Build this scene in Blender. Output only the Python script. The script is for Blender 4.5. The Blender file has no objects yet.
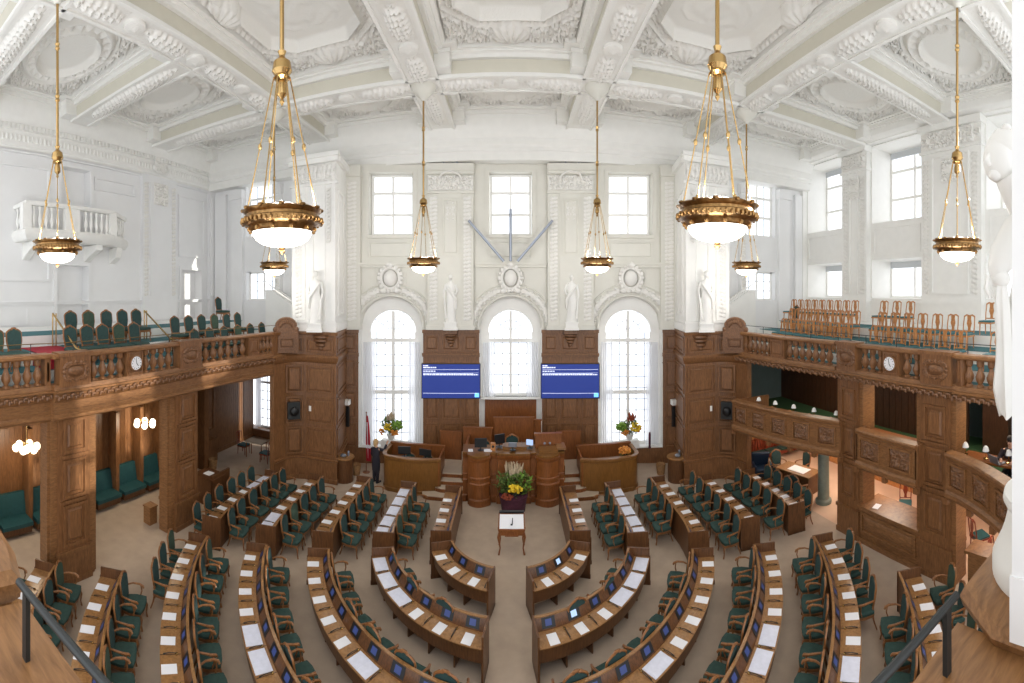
WORLD, SUN, EXPO, UP = 1.4, 3.2, 0.56, 150
import bpy, math, random
import numpy as np
from math import sin, cos, pi, atan2, hypot, radians, degrees, sqrt
random.seed(7)
SC = bpy.context.scene
COL = SC.collection
H = 7.75          # eye height over the chamber floor
YC = 12.32        # centre of the horseshoe

# ------------------------------------------------------------------ materials
def new_mat(name):
    m = bpy.data.materials.new(name); m.use_nodes = True
    return m, m.node_tree, m.node_tree.nodes['Principled BSDF']

def ramp(nt, fac, stops):
    r = nt.nodes.new('ShaderNodeValToRGB'); nt.links.new(fac, r.inputs[0])
    e = r.color_ramp.elements
    while len(e) < len(stops): e.new(0.5)
    for k, (p, c) in enumerate(stops): e[k].position = p; e[k].color = (*c, 1)
    return r.outputs[0]

def coords(nt, scale=(1, 1, 1), kind='Object'):
    t = nt.nodes.new('ShaderNodeTexCoord'); mp = nt.nodes.new('ShaderNodeMapping')
    mp.inputs['Scale'].default_value = scale
    nt.links.new(t.outputs[kind], mp.inputs[0]); return mp.outputs[0]

def noise(nt, vec, scale, detail=3, rough=.5, dist=0):
    n = nt.nodes.new('ShaderNodeTexNoise')
    n.inputs['Scale'].default_value = scale; n.inputs['Detail'].default_value = detail
    n.inputs['Roughness'].default_value = rough; n.inputs['Distortion'].default_value = dist
    nt.links.new(vec, n.inputs['Vector']); return n.outputs['Fac']

def bump(nt, b, h, strength=.3, dist=.02):
    n = nt.nodes.new('ShaderNodeBump'); n.inputs['Strength'].default_value = strength
    n.inputs['Distance'].default_value = dist
    nt.links.new(h, n.inputs['Height']); nt.links.new(n.outputs[0], b.inputs['Normal'])

def lin(c):
    return tuple(((v / 255) / 12.92 if v / 255 <= .04045 else ((v / 255 + .055) / 1.055) ** 2.4) for v in c)

def mat_wood(name, dark, light, rough=.42, scale=(9, 9, 1.2), k=3.0):
    m, nt, b = new_mat(name)
    v = coords(nt, scale)
    f = noise(nt, v, k, 6, .62, .6)
    nt.links.new(ramp(nt, f, [(.28, lin(dark)), (.5, tuple((a + c) / 2 for a, c in zip(lin(dark), lin(light)))), (.72, lin(light))]), b.inputs['Base Color'])
    b.inputs['Roughness'].default_value = rough
    bump(nt, b, f, .12, .01)
    return m

def mat_plain(name, c, rough=.6, metal=0.0, nscale=0, var=.1, bumpk=0, spec=None):
    m, nt, b = new_mat(name)
    c = lin(c)
    if nscale:
        f = noise(nt, coords(nt), nscale, 4)
        nt.links.new(ramp(nt, f, [(.3, tuple(x * (1 - var) for x in c)), (.7, tuple(min(1, x * (1 + var)) for x in c))]), b.inputs['Base Color'])
        if bumpk: bump(nt, b, f, bumpk, .01)
    else:
        b.inputs['Base Color'].default_value = (*c, 1)
    b.inputs['Roughness'].default_value = rough; b.inputs['Metallic'].default_value = metal
    if spec is not None: b.inputs['Specular IOR Level'].default_value = spec
    return m

def mat_emit(name, c, s):
    m, nt, b = new_mat(name)
    b.inputs['Base Color'].default_value = (*lin(c), 1)
    b.inputs['Emission Color'].default_value = (*lin(c), 1); b.inputs['Emission Strength'].default_value = s
    return m

M = {}
M['wood'] = mat_wood('oak_panelling', (94, 59, 33), (146, 102, 64))
M['wood_h'] = mat_wood('oak_rails', (102, 66, 37), (154, 110, 70), scale=(2, 2, 9))
M['carved'] = mat_wood('carved_oak', (80, 50, 29), (142, 100, 66), scale=(6, 6, 6))
M['podium'] = mat_wood('podium_walnut', (104, 58, 26), (146, 88, 44), rough=.35)
M['box_wood'] = mat_wood('bench_oak', (104, 66, 24), (136, 92, 42), rough=.35)
M['desk'] = mat_wood('desk_top_oak', (122, 84, 46), (168, 124, 78), rough=.32, scale=(5, 5, 5))
M['desk_dark'] = mat_wood('desk_body_oak', (72, 44, 24), (116, 76, 44), rough=.4)
M['deep'] = mat_wood('dark_oak', (48, 29, 18), (82, 50, 30), rough=.45)
M['chair_wood'] = mat_wood('chair_frame', (112, 70, 38), (160, 108, 62), rough=.35, scale=(8, 8, 4))
M['light_chair'] = mat_wood('light_beech', (150, 92, 46), (205, 145, 88), rough=.35, scale=(8, 8, 4))
M['red_chair'] = mat_wood('red_mahogany', (90, 30, 14), (150, 62, 34), rough=.35)
M['ledge'] = mat_wood('ledge_oak', (110, 74, 42), (158, 114, 72), rough=.38, scale=(2, 12, 12), k=2.2)
M['white'] = mat_plain('white_plaster', (236, 235, 231), .55, nscale=3, var=.02)
M['beam_shade'] = mat_plain('shaded_beam_plaster', (212, 208, 194), .6, nscale=3, var=.02)  # ceiling plaster with the shade on the beam sides put into its colour
M['cream'] = mat_plain('cream_plaster', (218, 216, 207), .6, nscale=3, var=.02)
M['wallgrey'] = mat_plain('pale_grey_wall', (232, 232, 232), .65, nscale=1.2, var=.02)
def mat_orn(name, c, sc):
    m, nt, b = new_mat(name)
    f = noise(nt, coords(nt), sc, 3, .5, .8)
    b.inputs['Base Color'].default_value = (*lin(c), 1); b.inputs['Roughness'].default_value = .6
    bump(nt, b, f, .35, .04); return m
M['orn'] = mat_orn('stucco_relief', (232, 230, 225), 9)
M['carpet'] = mat_plain('taupe_carpet', (186, 167, 148), .95, nscale=2.5, var=.07, spec=.1)
M['carpet_warm'] = mat_plain('warm_floor', (208, 178, 152), .8, nscale=1.5, var=.06)
M['platform'] = mat_plain('platform_carpet', (196, 178, 156), .95, nscale=3, var=.05)
M['green'] = mat_plain('green_upholstery', (44, 70, 64), .85, nscale=14, var=.16)
M['green_back'] = mat_plain('green_backrest', (42, 68, 66), .85, nscale=14, var=.16)
M['sunlit'] = mat_plain('sunlit_backrest', (56, 76, 62), .85, nscale=14, var=.16)  # same green backrest, with sunlight put into the colour
M['teal'] = mat_plain('teal_carpet', (58, 106, 112), .9, nscale=5, var=.1)
M['bench'] = mat_plain('teal_bench', (30, 78, 82), .7, nscale=10, var=.12)
M['blue'] = mat_plain('navy_leather', (22, 40, 62), .45)
M['red'] = mat_plain('red_carpet', (150, 22, 40), .9, nscale=5, var=.1)
M['flag_red'] = mat_plain('flag_red', (176, 24, 44), .8)
M['brass'] = mat_plain('aged_brass', (150, 116, 74), .3, 1.0, nscale=18, var=.35, bumpk=.5)
M['brass_clean'] = mat_plain('polished_brass', (188, 156, 104), .25, 1.0)
M['bronze'] = mat_plain('dark_bronze', (60, 62, 62), .45, .6)
M['steel'] = mat_plain('satin_steel', (150, 156, 168), .35, .7)
M['paper'] = mat_plain('paper', (236, 236, 240), .7)
M['paper2'] = mat_plain('large_sheets', (222, 224, 238), .5, nscale=9, var=.06)
M['black'] = mat_plain('black_plastic', (20, 21, 23), .45)
M['ink'] = mat_plain('printing_ink', (40, 44, 52), .7)
M['tablet'] = mat_emit('tablet_glow', (48, 62, 112), .28)
M['tablet_lit'] = mat_emit('tablet_bright', (158, 182, 220), .6)
M['tv'] = mat_emit('display_blue', (34, 56, 138), .3)
M['tv_text'] = mat_emit('display_text', (205, 212, 235), .8)
M['tv_logo'] = mat_emit('display_logo', (110, 182, 232), .9)
M['lamp_glass'] = mat_emit('opal_glass', (255, 250, 240), 3.2)
M['ceil_lamp'] = mat_emit('warm_ceiling_lamp', (255, 236, 216), 11)
M['press_fill'] = mat_emit('press_box_fill', (255, 236, 214), 9)  # glow of the added fill panels over the press boxes
M['globe'] = mat_emit('globe_glass', (255, 244, 214), 3.0)
M['grass'] = mat_plain('leaf_green', (84, 104, 44), .7, nscale=20, var=.4)
M['leaf2'] = mat_plain('bright_leaf', (112, 148, 52), .7, nscale=20, var=.3)
M['yellow'] = mat_plain('yellow_petal', (226, 192, 40), .7, nscale=20, var=.15)
M['orange'] = mat_plain('orange_petal', (206, 132, 50), .7, nscale=20, var=.2)
M['rust'] = mat_plain('rust_petal', (140, 62, 36), .7, nscale=20, var=.2)
M['straw'] = mat_plain('dried_grass', (188, 168, 140), .8, nscale=20, var=.2)
M['plum'] = mat_plain('plum_cloth', (72, 30, 48), .8, nscale=9, var=.25)
M['skin'] = mat_plain('skin', (206, 158, 132), .55)
M['hair_blond'] = mat_plain('blond_hair', (196, 160, 110), .7, nscale=25, var=.25)
M['hair_dark'] = mat_plain('dark_hair', (34, 24, 20), .7)
M['cloth_dark'] = mat_plain('dark_coat', (34, 32, 42), .8)
M['shirt_dark'] = mat_plain('dark_shirt', (38, 26, 34), .8)
M['basket'] = mat_plain('wicker', (150, 112, 72), .8, nscale=16, var=.25)
M['frost'] = mat_plain('roller_blind', (196, 200, 204), .8)
M['slate'] = mat_plain('grey_green_column', (112, 122, 112), .5, nscale=6, var=.1)
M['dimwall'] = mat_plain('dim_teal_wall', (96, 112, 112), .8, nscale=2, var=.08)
M['green_carpet'] = mat_plain('green_carpet', (50, 84, 48), .9)

def mat_curtain():
    m, nt, b = new_mat('sheer_curtain'); nt.nodes.remove(b)
    out = nt.nodes['Material Output']
    tl = nt.nodes.new('ShaderNodeBsdfTranslucent'); df = nt.nodes.new('ShaderNodeBsdfDiffuse'); tr = nt.nodes.new('ShaderNodeBsdfTransparent')
    tl.inputs[0].default_value = (.93, .94, .97, 1); df.inputs[0].default_value = (.93, .94, .97, 1)
    a = nt.nodes.new('ShaderNodeMixShader'); a.inputs[0].default_value = .5
    c = nt.nodes.new('ShaderNodeMixShader'); c.inputs[0].default_value = .25
    nt.links.new(tl.outputs[0], a.inputs[1]); nt.links.new(df.outputs[0], a.inputs[2])
    nt.links.new(a.outputs[0], c.inputs[1]); nt.links.new(tr.outputs[0], c.inputs[2]); nt.links.new(c.outputs[0], out.inputs[0])
    return m
M['curtain'] = mat_curtain()
def mat_glass():
    m, nt, b = new_mat('window_glass'); nt.nodes.remove(b)
    out = nt.nodes['Material Output']
    tr = nt.nodes.new('ShaderNodeBsdfTransparent'); gl = nt.nodes.new('ShaderNodeBsdfGlossy')
    tr.inputs[0].default_value = (.97, .98, 1, 1); gl.inputs['Roughness'].default_value = .05
    c = nt.nodes.new('ShaderNodeMixShader'); c.inputs[0].default_value = .05
    nt.links.new(tr.outputs[0], c.inputs[1]); nt.links.new(gl.outputs[0], c.inputs[2]); nt.links.new(c.outputs[0], out.inputs[0])
    return m
M['glass'] = mat_glass()

# ------------------------------------------------------------------ mesh builder
def bendf(p):            # the end wall is very slightly concave towards the chamber
    return (p[0], 19.5 - .024 * p[0] * p[0] - p[1], p[2])

def place(ox, oy, ang, oz=0):   # local x runs along the wall, local y comes out of it
    c, s = cos(ang), sin(ang)
    return lambda p: (ox + p[0] * c - p[1] * s, oy + p[0] * s + p[1] * c, oz + p[2])

LEFT = lambda X: (lambda p: (X + p[1], p[0], p[2]))     # u = world Y, y out = +X
RIGHT = lambda X: (lambda p: (X - p[1], p[0], p[2]))    # u = world Y, y out = -X
FRONT = lambda Y: (lambda p: (p[0], Y - p[1], p[2]))

class MB:
    def __init__(s, fn=None):
        s.v = []; s.f = []; s.fn = fn; s.mi = []; s.cur = 0
    def add(s, vs, fs):
        o = len(s.v)
        s.v.extend([s.fn(p) for p in vs] if s.fn else vs)
        s.f.extend([tuple(i + o for i in f) for f in fs]); s.mi.extend([s.cur] * len(fs))
        return s
    def box(s, x0, x1, y0, y1, z0, z1, n=1):
        vs = []; fs = []
        for k in range(n + 1):
            x = x0 + (x1 - x0) * k / n
            vs += [(x, y0, z0), (x, y1, z0), (x, y1, z1), (x, y0, z1)]
        for k in range(n):
            a = 4 * k; b = a + 4
            for i in range(4):
                j = (i + 1) % 4
                fs.append((a + i, b + i, b + j, a + j))
        fs += [(0, 1, 2, 3), (4 * n + 3, 4 * n + 2, 4 * n + 1, 4 * n)]
        return s.add(vs, fs)
    def hexa(s, b, t):     # bottom quad, top quad
        return s.add(list(b) + list(t), [(3, 2, 1, 0), (4, 5, 6, 7), (0, 1, 5, 4), (1, 2, 6, 5), (2, 3, 7, 6), (3, 0, 4, 7)])
    def prism(s, poly, z0, z1):
        n = len(poly)
        return s.add([(x, y, z0) for x, y in poly] + [(x, y, z1) for x, y in poly],
                     [tuple(range(n))[::-1], tuple(range(n, 2 * n))] + [(i, (i + 1) % n, n + (i + 1) % n, n + i) for i in range(n)])
    def prism_y(s, poly, y0, y1):   # polygon in x-z
        n = len(poly)
        return s.add([(x, y0, z) for x, z in poly] + [(x, y1, z) for x, z in poly],
                     [tuple(range(n))[::-1], tuple(range(n, 2 * n))] + [(i, (i + 1) % n, n + (i + 1) % n, n + i) for i in range(n)])
    def lathe(s, cx, cy, prof, n=12, oz=0, a0=0, a1=2 * pi, fr=None):
        vs = []; fs = []; full = abs(a1 - a0 - 2 * pi) < 1e-6
        m = n if full else n + 1
        for r, z in prof:
            for k in range(m):
                a = a0 + (a1 - a0) * k / n
                rr = r * (fr(a, z) if fr else 1)
                vs.append((cx + rr * cos(a), cy + rr * sin(a), z + oz))
        for i in range(len(prof) - 1):
            for k in range(n):
                k2 = (k + 1) % m
                fs.append((i * m + k, i * m + k2, (i + 1) * m + k2, (i + 1) * m + k))
        if full:
            if prof[0][0] > 1e-4: fs.append(tuple(range(m))[::-1])
            if prof[-1][0] > 1e-4: fs.append(tuple(range((len(prof) - 1) * m, len(prof) * m)))
        return s.add(vs, fs)
    def tube(s, pts, r, n=6, closed=False):
        pts = [np.array(p, float) for p in pts]; m = len(pts)
        rs = r if isinstance(r, (list, tuple)) else [r] * m
        vs = []; fs = []; prev = None
        for i in range(m):
            if closed: t = pts[(i + 1) % m] - pts[i - 1]
            else: t = pts[min(i + 1, m - 1)] - pts[max(i - 1, 0)]
            t = t / (np.linalg.norm(t) + 1e-9)
            if prev is None:
                a = np.array((0, 0, 1.0)) if abs(t[2]) < .9 else np.array((1.0, 0, 0))
            else: a = prev
            nn = a - t * a.dot(t); nn = nn / (np.linalg.norm(nn) + 1e-9); prev = nn
            bb = np.cross(t, nn)
            for k in range(n):
                q = pts[i] + rs[i] * (nn * cos(2 * pi * k / n) + bb * sin(2 * pi * k / n))
                vs.append(tuple(float(c) for c in q))
        for i in range(m if closed else m - 1):
            j = (i + 1) % m
            for k in range(n):
                k2 = (k + 1) % n
                fs.append((i * n + k, i * n + k2, j * n + k2, j * n + k))
        if not closed: fs += [tuple(range(n))[::-1], tuple(range((m - 1) * n, m * n))]
        return s.add(vs, fs)
    def ell(s, c, r, n=8, m=5):
        vs = [(c[0], c[1], c[2] - r[2])]; fs = []
        for i in range(1, m):
            ph = -pi / 2 + pi * i / m
            for k in range(n):
                a = 2 * pi * k / n
                vs.append((c[0] + r[0] * cos(ph) * cos(a), c[1] + r[1] * cos(ph) * sin(a), c[2] + r[2] * sin(ph)))
        vs.append((c[0], c[1], c[2] + r[2]))
        for k in range(n):
            fs.append((0, 1 + (k + 1) % n, 1 + k))
            fs.append((len(vs) - 1, 1 + (m - 2) * n + k, 1 + (m - 2) * n + (k + 1) % n))
        for i in range(m - 2):
            for k in range(n):
                k2 = (k + 1) % n
                fs.append((1 + i * n + k, 1 + i * n + k2, 1 + (i + 1) * n + k2, 1 + (i + 1) * n + k))
        return s.add(vs, fs)
    def loft(s, rings, cap=True):
        n = len(rings[0]); vs = [p for r in rings for p in r]; fs = []
        for i in range(len(rings) - 1):
            for k in range(n):
                k2 = (k + 1) % n
                fs.append((i * n + k, i * n + k2, (i + 1) * n + k2, (i + 1) * n + k))
        if cap: fs += [tuple(range(n))[::-1], tuple(range(len(vs) - n, len(vs)))]
        return s.add(vs, fs)
    def strip(s, rows):       # rows of equal length -> open surface
        n = len(rows[0]); vs = [p for r in rows for p in r]; fs = []
        for i in range(len(rows) - 1):
            for k in range(n - 1):
                fs.append((i * n + k, i * n + k + 1, (i + 1) * n + k + 1, (i + 1) * n + k))
        return s.add(vs, fs)
    def sweep(s, path, prof, side=1):   # plan path, closed profile (offset, z), mitred
        n = len(path); rings = []
        for i in range(n):
            p = np.array(path[i], float)
            d1 = np.array(path[i], float) - np.array(path[i - 1], float) if i else None
            d2 = np.array(path[i + 1], float) - p if i < n - 1 else None
            if d1 is None: d1 = d2
            if d2 is None: d2 = d1
            d1 = d1 / np.linalg.norm(d1); d2 = d2 / np.linalg.norm(d2)
            n1 = np.array((-d1[1], d1[0])) * side; n2 = np.array((-d2[1], d2[0])) * side
            b = n1 + n2; b = b / np.linalg.norm(b); k = 1 / max(.35, b.dot(n1))
            rings.append([(float(p[0] + b[0] * o * k), float(p[1] + b[1] * o * k), z) for o, z in prof])
        return s.loft(rings)
    def mesh(s, name, mats, smooth=35):
        me = bpy.data.meshes.new(name); me.from_pydata(s.v, [], s.f)
        for m in (mats if isinstance(mats, (list, tuple)) else [mats]): me.materials.append(M[m])
        if any(s.mi): me.polygons.foreach_set('material_index', s.mi)
        if smooth:
            me.polygons.foreach_set('use_smooth', [True] * len(me.polygons))
            me.set_sharp_from_angle(angle=radians(smooth))
        me.update(); return me

def obj(name, me, parent=None, loc=None, rotz=0):
    o = bpy.data.objects.new(name, me); COL.objects.link(o)
    if parent is not None: o.parent = parent
    if loc: o.location = loc
    if rotz: o.rotation_euler = (0, 0, rotz)
    return o

USED = {}
def tag(o, label, cat, group=None):
    o['label'] = label; o['category'] = cat
    if group: o['group'] = group
    USED.setdefault(label, []).append(o.name)
    n = len(label.split())
    if n < 4 or n > 16: print('LABEL LENGTH', n, label)
    return o

def thing(name, label, cat, loc=(0, 0, 0), rotz=0, group=None, parts=(), scale=None):
    e = bpy.data.objects.new(name, None); COL.objects.link(e); e.empty_display_size = .1
    e.location = loc; e.rotation_euler = (0, 0, rotz)
    if scale: e.scale = scale
    tag(e, label, cat, group); addparts(e, parts); return e

def addparts(e, parts):
    for p in parts:
        o = obj(p[0], p[1], e)
        if len(p) > 2:
            for q in p[2]: obj(q[0], q[1], o)

def struct(name, mb, mat, parent=None, smooth=35):
    me = mb.mesh(name, mat, smooth) if isinstance(mb, MB) else mb
    o = obj(name, me, parent)
    if parent is None: o['kind'] = 'structure'
    return o

def sempty(name, loc=(0, 0, 0)):
    e = bpy.data.objects.new(name, None); COL.objects.link(e); e.location = loc; e['kind'] = 'structure'; return e

ORD = ['first', 'second', 'third', 'fourth', 'fifth', 'sixth', 'seventh', 'eighth', 'ninth', 'tenth', 'eleventh', 'twelfth', 'thirteenth', 'fourteenth']

def openwall(mb, x0, x1, z0, z1, y0, y1, holes=(), step=99):
    xs = {x0, x1}; zs = {z0, z1}
    for a, b, c, d in holes: xs |= {a, b}; zs |= {c, d}
    n = max(1, int(math.ceil((x1 - x0) / step)))
    if step < 99: xs |= {x0 + (x1 - x0) * k / n for k in range(n + 1)}
    xs = sorted(x for x in xs if x0 - 1e-6 <= x <= x1 + 1e-6); zs = sorted(z for z in zs if z0 - 1e-6 <= z <= z1 + 1e-6)
    for i in range(len(xs) - 1):
        j = 0
        while j < len(zs) - 1:
            cx = (xs[i] + xs[i + 1]) / 2
            def solid(j): 
                cz = (zs[j] + zs[j + 1]) / 2
                return not any(a < cx < b and c < cz < d for a, b, c, d in holes)
            if solid(j):
                k = j
                while k + 1 < len(zs) - 1 and solid(k + 1): k += 1
                mb.box(xs[i], xs[i + 1], y0, y1, zs[j], zs[k + 1]); j = k + 1
            else: j += 1

def panel(mb, u0, u1, z0, z1, y, w=.06, d=.03, field=True):
    d *= 1.4
    if u1 < u0: u0, u1 = u1, u0
    # moulded frame standing proud of the face at y, with a raised field
    mb.box(u0, u1, y, y + d, z1 - w, z1); mb.box(u0, u1, y, y + d, z0, z0 + w)
    mb.box(u0, u0 + w, y, y + d, z0 + w, z1 - w); mb.box(u1 - w, u1, y, y + d, z0 + w, z1 - w)
    if field:
        g = w * 1.9; t = w * .7
        if u1 - u0 > 2.6 * g and z1 - z0 > 2.6 * g:
            a, b, c, e = u0 + g, u1 - g, z0 + g, z1 - g
            mb.add([(a, y, c), (b, y, c), (b, y, e), (a, y, e), (a + t, y + d * .8, c + t), (b - t, y + d * .8, c + t), (b - t, y + d * .8, e - t), (a + t, y + d * .8, e - t)],
                   [(4, 5, 6, 7), (0, 1, 5, 4), (1, 2, 6, 5), (2, 3, 7, 6), (3, 0, 4, 7)])

# ------------------------------------------------------------------ stucco relief height fields
def blobs(rng, W, Hh, n, smin=.08, smax=.3):
    out = []
    for _ in range(n):
        x = rng.uniform(-W / 2, W / 2); y = rng.uniform(-Hh / 2, Hh / 2)
        out.append((x, y, rng.uniform(0, pi), smin + (smax - smin) * rng.random() ** 1.6))
    return out

def relief(W, Hh, res, seed=0, kind='oval', depth=.1, n=None):
    nu = max(6, int(W / res)); nv = max(6, int(Hh / res))
    u = np.linspace(-W / 2, W / 2, nu + 1); v = np.linspace(-Hh / 2, Hh / 2, nv + 1)
    U, V = np.meshgrid(u, v); A = np.abs(U); B = np.abs(V)
    h = np.zeros_like(U)
    rng = random.Random(seed)
    def ringe(a, b, w, k):      # elliptic moulding
        d = (np.sqrt((U / a) ** 2 + (V / b) ** 2) - 1) * min(a, b)
        return k * np.exp(-(d / w) ** 2)
    E = None
    if kind == 'oval':
        a, b = W * .27, Hh * .30
        h = np.maximum(h, ringe(a, b, .05, depth)); h = np.maximum(h, ringe(a * 1.3, b * 1.3, .09, depth * .8)); h = np.maximum(h, ringe(a * 1.55, b * 1.5, .04, depth * .6))
        E = np.sqrt((U / (a * 1.6)) ** 2 + (V / (b * 1.55)) ** 2)
        mask = (E > 1)
        r0 = np.sqrt((U / a) ** 2 + (V / b) ** 2)
        th = np.arctan2(V / b, U / a)
        h = np.maximum(h, np.where((r0 > 1.05) & (r0 < 1.28), depth * .7 * np.abs(np.sin(th * 12)), 0))
    elif kind == 'octa':
        a, b = W / 2 - .5, Hh / 2 - 1.25
        cut = a - .9
        d = np.maximum(np.maximum(A - a, B - b), (A + B - (a + b - cut)) / 1.414)
        h = np.maximum(h, depth * np.exp(-((d - .05) / .06) ** 2)); h = np.maximum(h, depth * .7 * np.exp(-((d - .42) / .05) ** 2))
        h = np.where(d < 0, h - depth * .9, h)
        h = np.where((d > .1) & (d < .38), h + depth * .35 * (np.sin(U * 31) * np.sin(V * 27) + .4), h)
        mask = d > .48
        shell = np.sqrt((U / .6) ** 2 + ((B - b - .75) / .5) ** 2)
        th = np.arctan2(B - b - 1.2, U)
        h = np.where(shell < 1, depth * (1.1 + .5 * np.abs(np.sin(th * 9))) * (1 - shell ** 2 * .5), h)
        shell2 = np.sqrt((V / .6) ** 2 + ((A - a - .3) / .4) ** 2)
        h = np.where(shell2 < 1, depth * (1.1 + .4 * np.abs(np.sin(np.arctan2(A - a - .7, V) * 9))) * (1 - shell2 ** 2 * .5), h)
        light = (d < -.5)
        h = np.where(light, h + depth * .16 * np.sin(A * 7 + 2 * np.sin(V * 3)) * np.sin(B * 6 + 2 * np.sin(U * 3)), h)
    elif kind == 'leafstrip':
        e = (U / (W * .46)) ** 2 + (V / (Hh * .42)) ** 2
        h = np.where(e < 1, depth * (np.sqrt(np.clip(1 - e, 0, 1)) + .45 * np.sin(U * 30 + B * 18) * np.cos(V * 26)), 0)
        mask = None
    else:
        mask = np.ones_like(U, bool)
    if mask is not None:
        n = n or int(W * Hh * 11)
        S = np.zeros_like(U)
        for (x, y, t, s) in blobs(rng, W / 2, Hh / 2, n):
            x += W / 4; y += Hh / 4
            if kind in ('strip',): y = 0; s = .16
            dx = A - x; dy = B - y
            # a curled leaf: ring segment with ribs
            r = np.sqrt(dx * dx + dy * dy); an = np.arctan2(dy, dx)
            spiral = np.exp(-((r - s * (.45 + .09 * ((an - t) % (2 * pi)))) / (s * .17)) ** 2)
            S = np.maximum(S, spiral * (.62 + .38 * np.cos(an * 6)))
        h = np.where(mask, np.maximum(h, depth * 1.0 * S), h)
    # fade at the border
    e = np.minimum(W / 2 - A, Hh / 2 - B)
    h = h * np.clip(e / .06, 0, 1)
    return U, V, h

def hf(mb, rel, mapf):
    U, V, h = rel
    nv, nu = U.shape
    vs = [mapf(float(U[j, i]), float(V[j, i]), float(h[j, i])) for j in range(nv) for i in range(nu)]
    fs = [(j * nu + i, j * nu + i + 1, (j + 1) * nu + i + 1, (j + 1) * nu + i) for j in range(nv - 1) for i in range(nu - 1)]
    mb.add(vs, fs)

def garland(mb, u, z0, z1, y, w=.28, step=.16, horiz=False):
    # a strip of leaf lumps running up (or along) a pilaster
    n = int((z1 - z0) / step)
    for k in range(n):
        z = z0 + (k + .5) * step
        for sgn in (-1, 1):
            a = sgn * w * .25
            c = (u + a, y, z + .02 * sgn) if not horiz else (z + .02 * sgn, y, u + a)
            r = (w * .26, .035, step * .48) if not horiz else (step * .48, .035, w * .26)
            mb.ell(c, r, 6, 4)
        c = (u, y, z) if not horiz else (z, y, u)
        mb.ell(c, (w * .13, .05, step * .4) if not horiz else (step * .4, .05, w * .13), 6, 4)
# ================================================================== THE SETTING
# ---- floors
f = MB(); f.box(-14, 9.9, -1.5, 20, -.1, 0); struct('floor', f, 'carpet')
f = MB(); f.box(9.9, 14, -1.5, 20, -.1, 0); struct('floor', f, 'carpet_warm')

ZB = [(1.02, 2.12), (2.3, 3.32), (3.5, 4.4)]      # three rows of panels on the oak piers

def pier(mb, u0, u1, depth, ztop=4.95, rows=ZB, casing=True):
    mb.box(u0, u1, -depth, 0, 0, ztop)
    mb.box(u0 - .05, u1 + .05, -depth - .04, .07, 0, .16); mb.box(u0 - .03, u1 + .03, -depth - .02, .04, .16, .82)
    mb.box(u0 - .06, u1 + .06, -depth - .05, .08, .82, .92)
    for a, b in rows: panel(mb, u0 + .14, u1 - .14, a, b, 0, .07, .04)
    for a, b in rows[1:]: mb.box(u0 + .04, u1 - .04, 0, .05, a - .12, a - .05)
    for a, b in rows:     # panels on the two returns
        for e, sg in ((u0, -1), (u1, 1)):
            x = sorted((e, e + sg * .03))
            mb.box(x[0], x[1], -depth + .1, -.1, a, a + .06); mb.box(x[0], x[1], -depth + .1, -.1, b - .06, b)
            mb.box(x[0], x[1], -depth + .1, -depth + .16, a, b); mb.box(x[0], x[1], -.16, -.1, a, b)

def xL(Y):
    if Y < 5.4: return -9.85
    if Y < 11.1: return -9.7
    t = (Y - 11.1) / 4.3
    return -9.7 + .72 * t ** 1.35
def xR(Y):
    if Y < 5.7: return 9.6
    if Y < 10.25: return 9.7
    t = (Y - 10.25) / 5.1
    return 9.68 - .75 * t
def pathY(fx, y0, y1, step=.6):
    n = max(1, int((y1 - y0) / step)); return [(fx(y0 + (y1 - y0) * k / n), y0 + (y1 - y0) * k / n) for k in range(n + 1)]

# ---- left arcade: two free piers, jambs and the frieze over the openings
w = MB(LEFT(-9.8))
pier(w, 5.6, 6.6, .72); struct('pillar', w, 'wood')
w = MB(LEFT(-9.8))
pier(w, 9.95, 11.0, .72); struct('pillar', w, 'wood')
w = MB(LEFT(-9.8))      # half pier nearest the gallery the picture is taken from
pier(w, 2.2, 3.4, .72); struct('pillar', w, 'wood')
w = MB(LEFT(-9.8))      # casings round the three openings
for a, b in ((3.4, 5.6), (6.6, 9.95)):
    for e, sg in ((a, 1), (b, -1)):
        u = sorted((e, e + sg * .2)); w.box(u[0], u[1], -.55, -.06, 0, 4.45)
        u = sorted((e + sg * .2, e + sg * .28)); w.box(u[0], u[1], -.5, -.12, 0, 4.45)
    w.box(a, b, -.5, -.08, 4.37, 4.5)
struct('trim_1', w, 'wood_h')
w = MB()
ENT = [(-.55, 4.42), (0, 4.42), (.05, 4.47), (.05, 4.54), (0, 4.58), (0, 4.9), (.05, 4.93), (.1, 5.0), (.1, 5.14), (.16, 5.17), (.16, 5.22), (-.55, 5.22)]
for y0, y1 in ((1.5, 5.4), (5.4, 11.08), (11.08, 15.4)):
    w.sweep(pathY(xL, y0 + 1e-4, y1 - 1e-4), ENT, -1)
    w.sweep(pathY(xL, y0 + 1e-4, y1 - 1e-4), [(.0, 4.62), (.02, 4.62), (.02, 4.68), (0, 4.68)], -1)
struct('wall_left', w, 'wood_h')
w = MB()                # carved leaf band
def carved_band(w, fx, y0, y1, sgn):
    n = int((y1 - y0) / .13)
    for k in range(n):
        Y = y0 + (k + .5) * (y1 - y0) / n; X = fx(Y)
        w.ell((X + sgn * .12, Y - .03, 5.07 + .03 * (-1) ** k), (.06, .07, .05), 6, 4)
        w.ell((X + sgn * .13, Y + .04, 5.05 - .02 * (-1) ** k), (.05, .03, .07), 6, 4)
carved_band(w, xL, 2.5, 15.3, 1); carved_band(w, xR, 3.0, 15.3, -1)
struct('trim_2', w, 'carved')

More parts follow.
